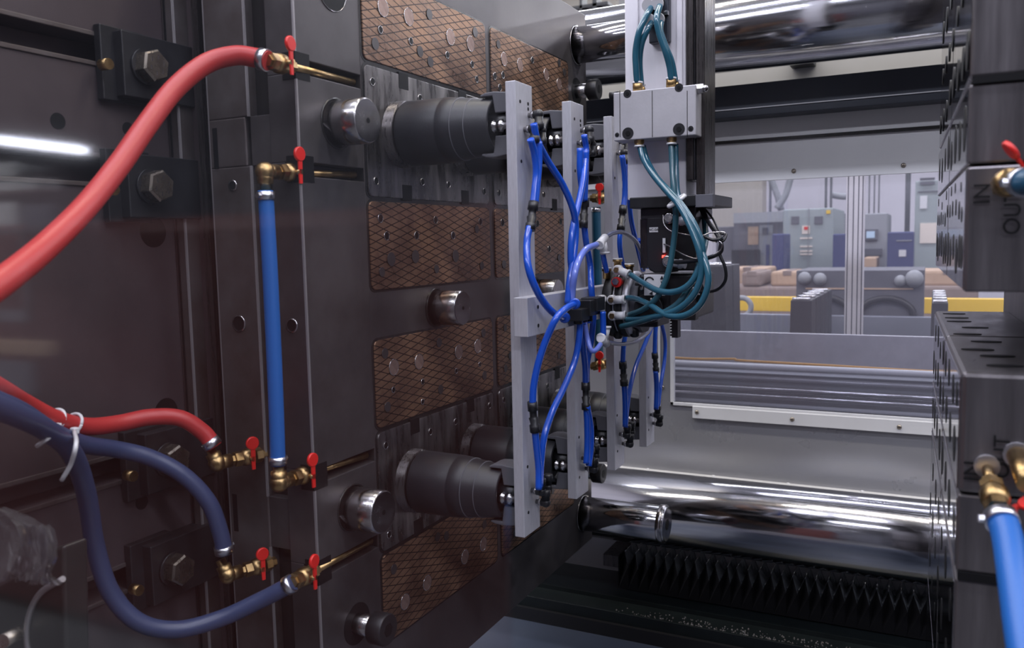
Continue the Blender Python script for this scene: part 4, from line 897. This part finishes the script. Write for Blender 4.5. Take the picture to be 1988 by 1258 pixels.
for (u0, v0, u1, v1, y, nm, mt, lab) in (
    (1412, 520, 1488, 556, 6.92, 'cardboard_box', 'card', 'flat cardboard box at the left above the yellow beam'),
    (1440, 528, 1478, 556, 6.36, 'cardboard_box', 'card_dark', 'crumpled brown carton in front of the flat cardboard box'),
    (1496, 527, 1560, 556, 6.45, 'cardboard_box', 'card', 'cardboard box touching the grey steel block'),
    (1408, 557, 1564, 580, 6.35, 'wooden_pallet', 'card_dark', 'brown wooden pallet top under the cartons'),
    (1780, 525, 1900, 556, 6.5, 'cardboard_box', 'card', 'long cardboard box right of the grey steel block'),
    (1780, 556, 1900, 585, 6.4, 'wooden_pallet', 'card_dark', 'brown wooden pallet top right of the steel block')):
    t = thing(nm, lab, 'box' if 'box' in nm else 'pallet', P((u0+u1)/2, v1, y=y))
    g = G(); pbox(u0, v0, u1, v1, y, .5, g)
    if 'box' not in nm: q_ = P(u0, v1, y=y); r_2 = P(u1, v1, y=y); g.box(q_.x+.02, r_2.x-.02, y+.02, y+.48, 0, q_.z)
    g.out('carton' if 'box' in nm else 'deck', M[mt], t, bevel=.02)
    if 'box' in nm:
        c = P((u0+u1)/2, v0, y=y); G().box(c.x-.03, c.x+.03, y-.004, y+.5, c.z-.03, c.z+.003).out('tape', M['card_dark'], t)
# cabinets
def cab(u0, v0, u1, y, dep, mt, lab, nm='electrical_cabinet', zb=0, cat='cabinet'):
    um = (u0+u1)/2; x0, x1, zt_ = P(u0, 450, y=y).x, P(u1, 450, y=y).x, P(um, v0, y=y).z
    t = thing(nm, lab, cat, ((x0+x1)/2, y+dep/2, zb))
    G().box(x0, x1, y, y+dep, zb, zt_).out('cabinet_body', M[mt], t, bevel=.01)
    return t
def deco(t, u0, v0, u1, v1, y, mt, nm, th=.01): return pbox(u0, v0, u1, v1, y-th, th+.002).out(nm, M[mt], t)
t = cab(1520, 405, 1618, 8.0, 1.0, 'cabgreen', 'tall grey-green electrical cabinet with two dark vents')
for a_ in ((1536, 420, 1551, 435), (1581, 420, 1597, 435)): deco(t, *a_, 8.0, 'cabdark', 'vent')
deco(t, 1557, 438, 1572, 454, 8.0, 'paper', 'warning_sticker'); deco(t, 1561, 440, 1568, 446, 7.995, 'redpaint', 'sticker_mark'); deco(t, 1604, 408, 1612, 415, 8.0, 'yellow', 'yellow_sticker')
for v in (461, 477, 486, 492): deco(t, 1553, v, 1577, v+3, 8.0, 'paper', 'sign_strip')
deco(t, 1568, 405, 1569.5, 600, 8.0, 'cabgrey', 'door_seam')
t = cab(1622, 412, 1632, 9.1, .6, 'cabgrey', 'narrow grey cabinet side against the green cabinet')
t = cab(1424, 412, 1526, 8.8, .8, 'cabdark', 'wide dark machine with an overhanging top left of the green cabinet', 'press_machine', cat='machine')
deco(t, 1424, 412, 1520, 432, 8.7, 'cabgrey', 'top_cover', .1); deco(t, 1452, 440, 1472, 475, 8.8, 'card', 'tan_opening'); deco(t, 1474, 437, 1500, 530, 8.8, 'cabgrey', 'machine_door'); deco(t, 1480, 442, 1491, 455, 8.78, 'cabdark', 'door_window'); deco(t, 1487, 475, 1493, 515, 8.78, 'navypanel', 'door_handle')  # includes a plain tan panel on the machine front
deco(t, 1420, 485, 1475, 530, 8.75, 'black_metal', 'machine_base')
t = cab(1390, 440, 1428, 9.0, .8, 'cabdark', 'low dark machine left of the overhanging press', 'low_machine', cat='machine')
t = cab(1499, 454, 1521, 7.4, .4, 'navypanel', 'navy panel left of the green cabinet', 'navy_panel', cat='panel')
t = cab(1617, 454, 1642, 7.4, .4, 'navypanel', 'navy panel between the green cabinet and the aluminium post', 'navy_panel', cat='panel')
t = cab(1672, 414, 1722, 8.0, .8, 'cabgrey', 'grey control cabinet with a lit screen', 'control_cabinet')
deco(t, 1678, 445, 1704, 466, 8.0, 'cabdark', 'screen_bezel', .04); deco(t, 1682, 449, 1698, 462, 7.955, 'screen', 'screen'); deco(t, 1676, 483, 1712, 496, 8.0, 'cabdark', 'button_panel', .03)
g = wbox(1676, 500, 1702, 520, 7.4, .4); q_ = P(1689, 520, y=7.4); g.cyl((q_.x, 7.6, 0), (q_.x, 7.6, q_.z), .05, seg=12)
tag(g.out('orange_box', M['card'], bevel=.01), 'orange-brown bin under the control screen', 'bin')
t = cab(1723, 450, 1774, 7.4, .4, 'navypanel', 'wide navy panel with a small white switch plate', 'navy_panel', cat='panel')
deco(t, 1745, 485, 1759, 498, 7.4, 'white', 'switch_plate'); deco(t, 1740, 466, 1770, 468, 7.4, 'cabgrey', 'nameplate')
t = cab(1775, 350, 1850, 8.4, .8, 'cabgreen', 'tall blue-grey cabinet with a tan window beside the fixed mould', 'electrical_cabinet')
deco(t, 1786, 433, 1818, 472, 8.4, 'paper', 'tan_panel'); deco(t, 1786, 380, 1800, 405, 8.4, 'white', 'notice'); deco(t, 1782, 370, 1850, 372, 8.4, 'cabdark', 'panel_line')
for v in (345, 353): deco(t, 1786, v, 1815, v+5, 8.39, 'cabdark', 'vent_slot')
# wall tone, pipes and conduit
tag(wbox(1380, 260, 1480, 470, 11, .3).out('tan_partition', M['tanwall']), 'tan partition wall far behind the machines', 'partition')
for (us, vt, lab) in (((1493, 1498), 330, 'thin grey pipe rising behind the press'), ((1601, 1606), 330, 'grey conduit rising from the green cabinet'), ((1611, 1616), 330, 'second conduit rising from the green cabinet'), ((1686, 1689), 330, 'left conduit above the control cabinet'), ((1696, 1699), 330, 'middle conduit above the control cabinet'), ((1705, 1708), 330, 'right conduit above the control cabinet'), ((1757, 1768), 330, 'wide grey duct on the far white wall')):
    x0, x1 = P(us[0], 380, y=9.6).x, P(us[1], 380, y=9.6).x; zb_ = P(us[0], 450, y=9.6).z
    tag(G().cyl(((x0+x1)/2, 9.6, zb_), ((x0+x1)/2, 9.6, 4.2), (x1-x0)/2, seg=10).out('conduit', M['cabgrey']), lab, 'conduit')
for i, (a_, b_) in enumerate((((1508, 405), (1535, 345)), ((1517, 408), (1496, 345)), ((1612, 378), (1660, 377)))):
    tag(G().tube([P(*a_, y=9.3+.2*i), P((a_[0]+b_[0])/2+3, (a_[1]+b_[1])/2+4, y=9.3+.2*i), P(*b_, y=9.3+.2*i)], .035, 10).out('flex_duct', M['cabgrey']), ('grey flexible duct leaning right above the press', 'grey flexible duct leaning left above the press', 'level grey pipe right of the green cabinet')[i], 'duct')
# overhead clutter seen above the mould
oh = thing('overhead_truss', 'dark steel overhead framework above the upper leader pin', 'truss', (0, 8, 3.2))
for (u0, v0, u1, v1) in ((1100, 8, 1180, 14), (1125, -10, 1130, 40), (1150, -10, 1158, 40), (1110, 24, 1190, 28)):
    pbox(u0, v0, u1, v1, 8, .15).out('truss_member', M['black_metal'], oh)
tag(wbox(1080, -60, 1196, 60, 9, .1).out('tan_hoarding', M['tanwall']), 'tan wall panel high up behind the truss', 'panel')

# ================================================================== NEAR LEFT: CLEVIS AND BAG
cv = thing('clevis_bracket', 'dark cast bracket arching over a steel pin at the bottom left corner', 'bracket', P(120, 1258, y=.74))
pl_ = [P(u, v, y=.74) for u, v in [(-60, 1160), (0, 1135), (40, 1115), (75, 1085), (100, 1066), (122, 1060), (128, 1330), (-60, 1350)]]
G().prism([(p.x, p.z) for p in pl_], 'y', .74, .78).out('arm', M['cast'], cv, bevel=.005, seg=3)
G().tube(Q([(62, 1300), (52, 1240), (58, 1190), (80, 1150), (122, 1124)], y=.738), .0045, 10, 6).out('lip_highlight', M['edge'], cv)  # bright lip puts the arm's edge highlight into its colour
a_ = P(5, 1245, y=.70); b_ = P(62, 1215, y=.76); G().cyl(a_, b_, .010, seg=24).out('pivot_pin', M['bolt'], cv)
bg = thing('plastic_bag', 'crumpled clear plastic bag tied at the neck at the left edge', 'bag', P(60, 1060, y=.66))
random.seed(11)
def bag(cu, cv_, pts, y):
    g = G(); n_ = 22; m_ = len(pts); vv = []
    for i2, (v, wl_, wr) in enumerate(pts):
        for k in range(n_+1):
            t2 = k/n_; a2 = wl_+(wr-wl_)*t2
            q = P(a2, v+random.uniform(-3, 3), y=y+.022*math.sin(t2*math.pi*5+i2*.7)+random.uniform(-.006, .006)-.02*math.sin(math.pi*t2)); vv.append(q)
    g.add(vv, [(i2*(n_+1)+k, i2*(n_+1)+k+1, (i2+1)*(n_+1)+k+1, (i2+1)*(n_+1)+k) for i2 in range(m_-1) for k in range(n_)])
    return g
bag(0, 0, [(985, -60, 12), (1005, -60, 60), (1022, -60, 95), (1050, -60, 106), (1080, -60, 112), (1110, -60, 100), (1128, -60, 92)], .66).out('film', M['bag'], bg)
bag(0, 0, [(1018, 62, 95), (1030, 60, 106), (1055, 64, 112), (1085, 72, 108), (1100, 78, 96), (1120, 62, 104), (1135, 55, 120)], .65).out('knotted_neck', M['bag'], bg)

# ================================================================== GUARD DOOR BETWEEN CAMERA AND MACHINE
gd = thing('guard_door', 'clear sliding door pane the machine is seen through', 'door pane', (0, .42, .2))
G().box(-1.9, P(978, 629, y=.42).x, .418, .422, .2, 2.6).out('door_glass', M['door'], gd)
# things behind the camera that the pane mirrors
def mir(u, v, y): p = P(u, v, y=y); return Vector((p.x, .84-p.y, p.z))
mm = thing('red_haze_box', 'added maroon box behind the camera, mirrored as a red haze in the clear door', 'machine', (-1.4, -1.6, 0))
G().box(-3.4, .15, -2.2, -1.3, 0, 1.62).out('haze_box_body', M['maroon'], mm, bevel=.05)  # unseen box added to mirror a red haze into the pane
a_ = mir(0, 272, 2.6); b_ = mir(165, 292, 2.6)
tl = thing('tube_lamp', 'lit tube lamp mirrored as a bright streak at the left edge', 'lamp', a_)
G().cyl(a_, b_, .018, seg=12).out('lamp_tube', M['tubelamp'], tl)

wb = thing('white_workbench', 'white bench unit across the aisle mirrored at the left edge', 'workbench', (-2.3, -1.15, 0))
def mbox(u0, v0, u1, v1, y, dep, nm, mt):
    a_, b_ = mir(u0, (v0+v1)/2, y), mir(u1, (v0+v1)/2, y); z1_, z0_ = mir((u0+u1)/2, v0, y).z, mir((u0+u1)/2, v1, y).z
    G().box(min(a_.x, b_.x), max(a_.x, b_.x), a_.y-dep, a_.y, z0_, z1_).out(nm, M[mt], wb, bevel=.004)
for a in ((-60, 318, 30, 345, 1.95, .03, 'panel', 'white'), (-60, 350, 70, 372, 1.95, .10, 'shelf', 'white'), (30, 320, 55, 335, 1.95, .1, 'reel', 'cabgrey'), (-60, 395, 30, 440, 1.94, .02, 'sheet', 'white'), (45, 398, 100, 440, 1.94, .05, 'box', 'ledge'),
          (-60, 445, 105, 454, 1.93, .1, 'rail', 'rod'), (42, 454, 50, 600, 1.93, .03, 'leg', 'rod'), (-60, 600, 52, 625, 1.93, .03, 'rail', 'rod'), (-60, 662, 90, 688, 1.93, .05, 'wood_edge', 'card'), (-60, 700, 60, 760, 1.93, .03, 'lower_panel', 'ledge')):
    mbox(*a)
bl = bpy.data.lights.new('bench_fill_light', 'AREA'); bl.shape = 'RECTANGLE'; bl.size = 1.2; bl.size_y = .12; bl.energy = 14; bl.color = (.9, .93, 1)  # unseen light added to brighten the mirrored bench
bo = bpy.data.objects.new('bench_fill_light', bl); COL.objects.link(bo); bo.location = (-2.6, -.5, 2.6); bo.rotation_euler = (Vector((-2.4, -1.2, 1.5))-bo.location).to_track_quat('-Z', 'Y').to_euler()
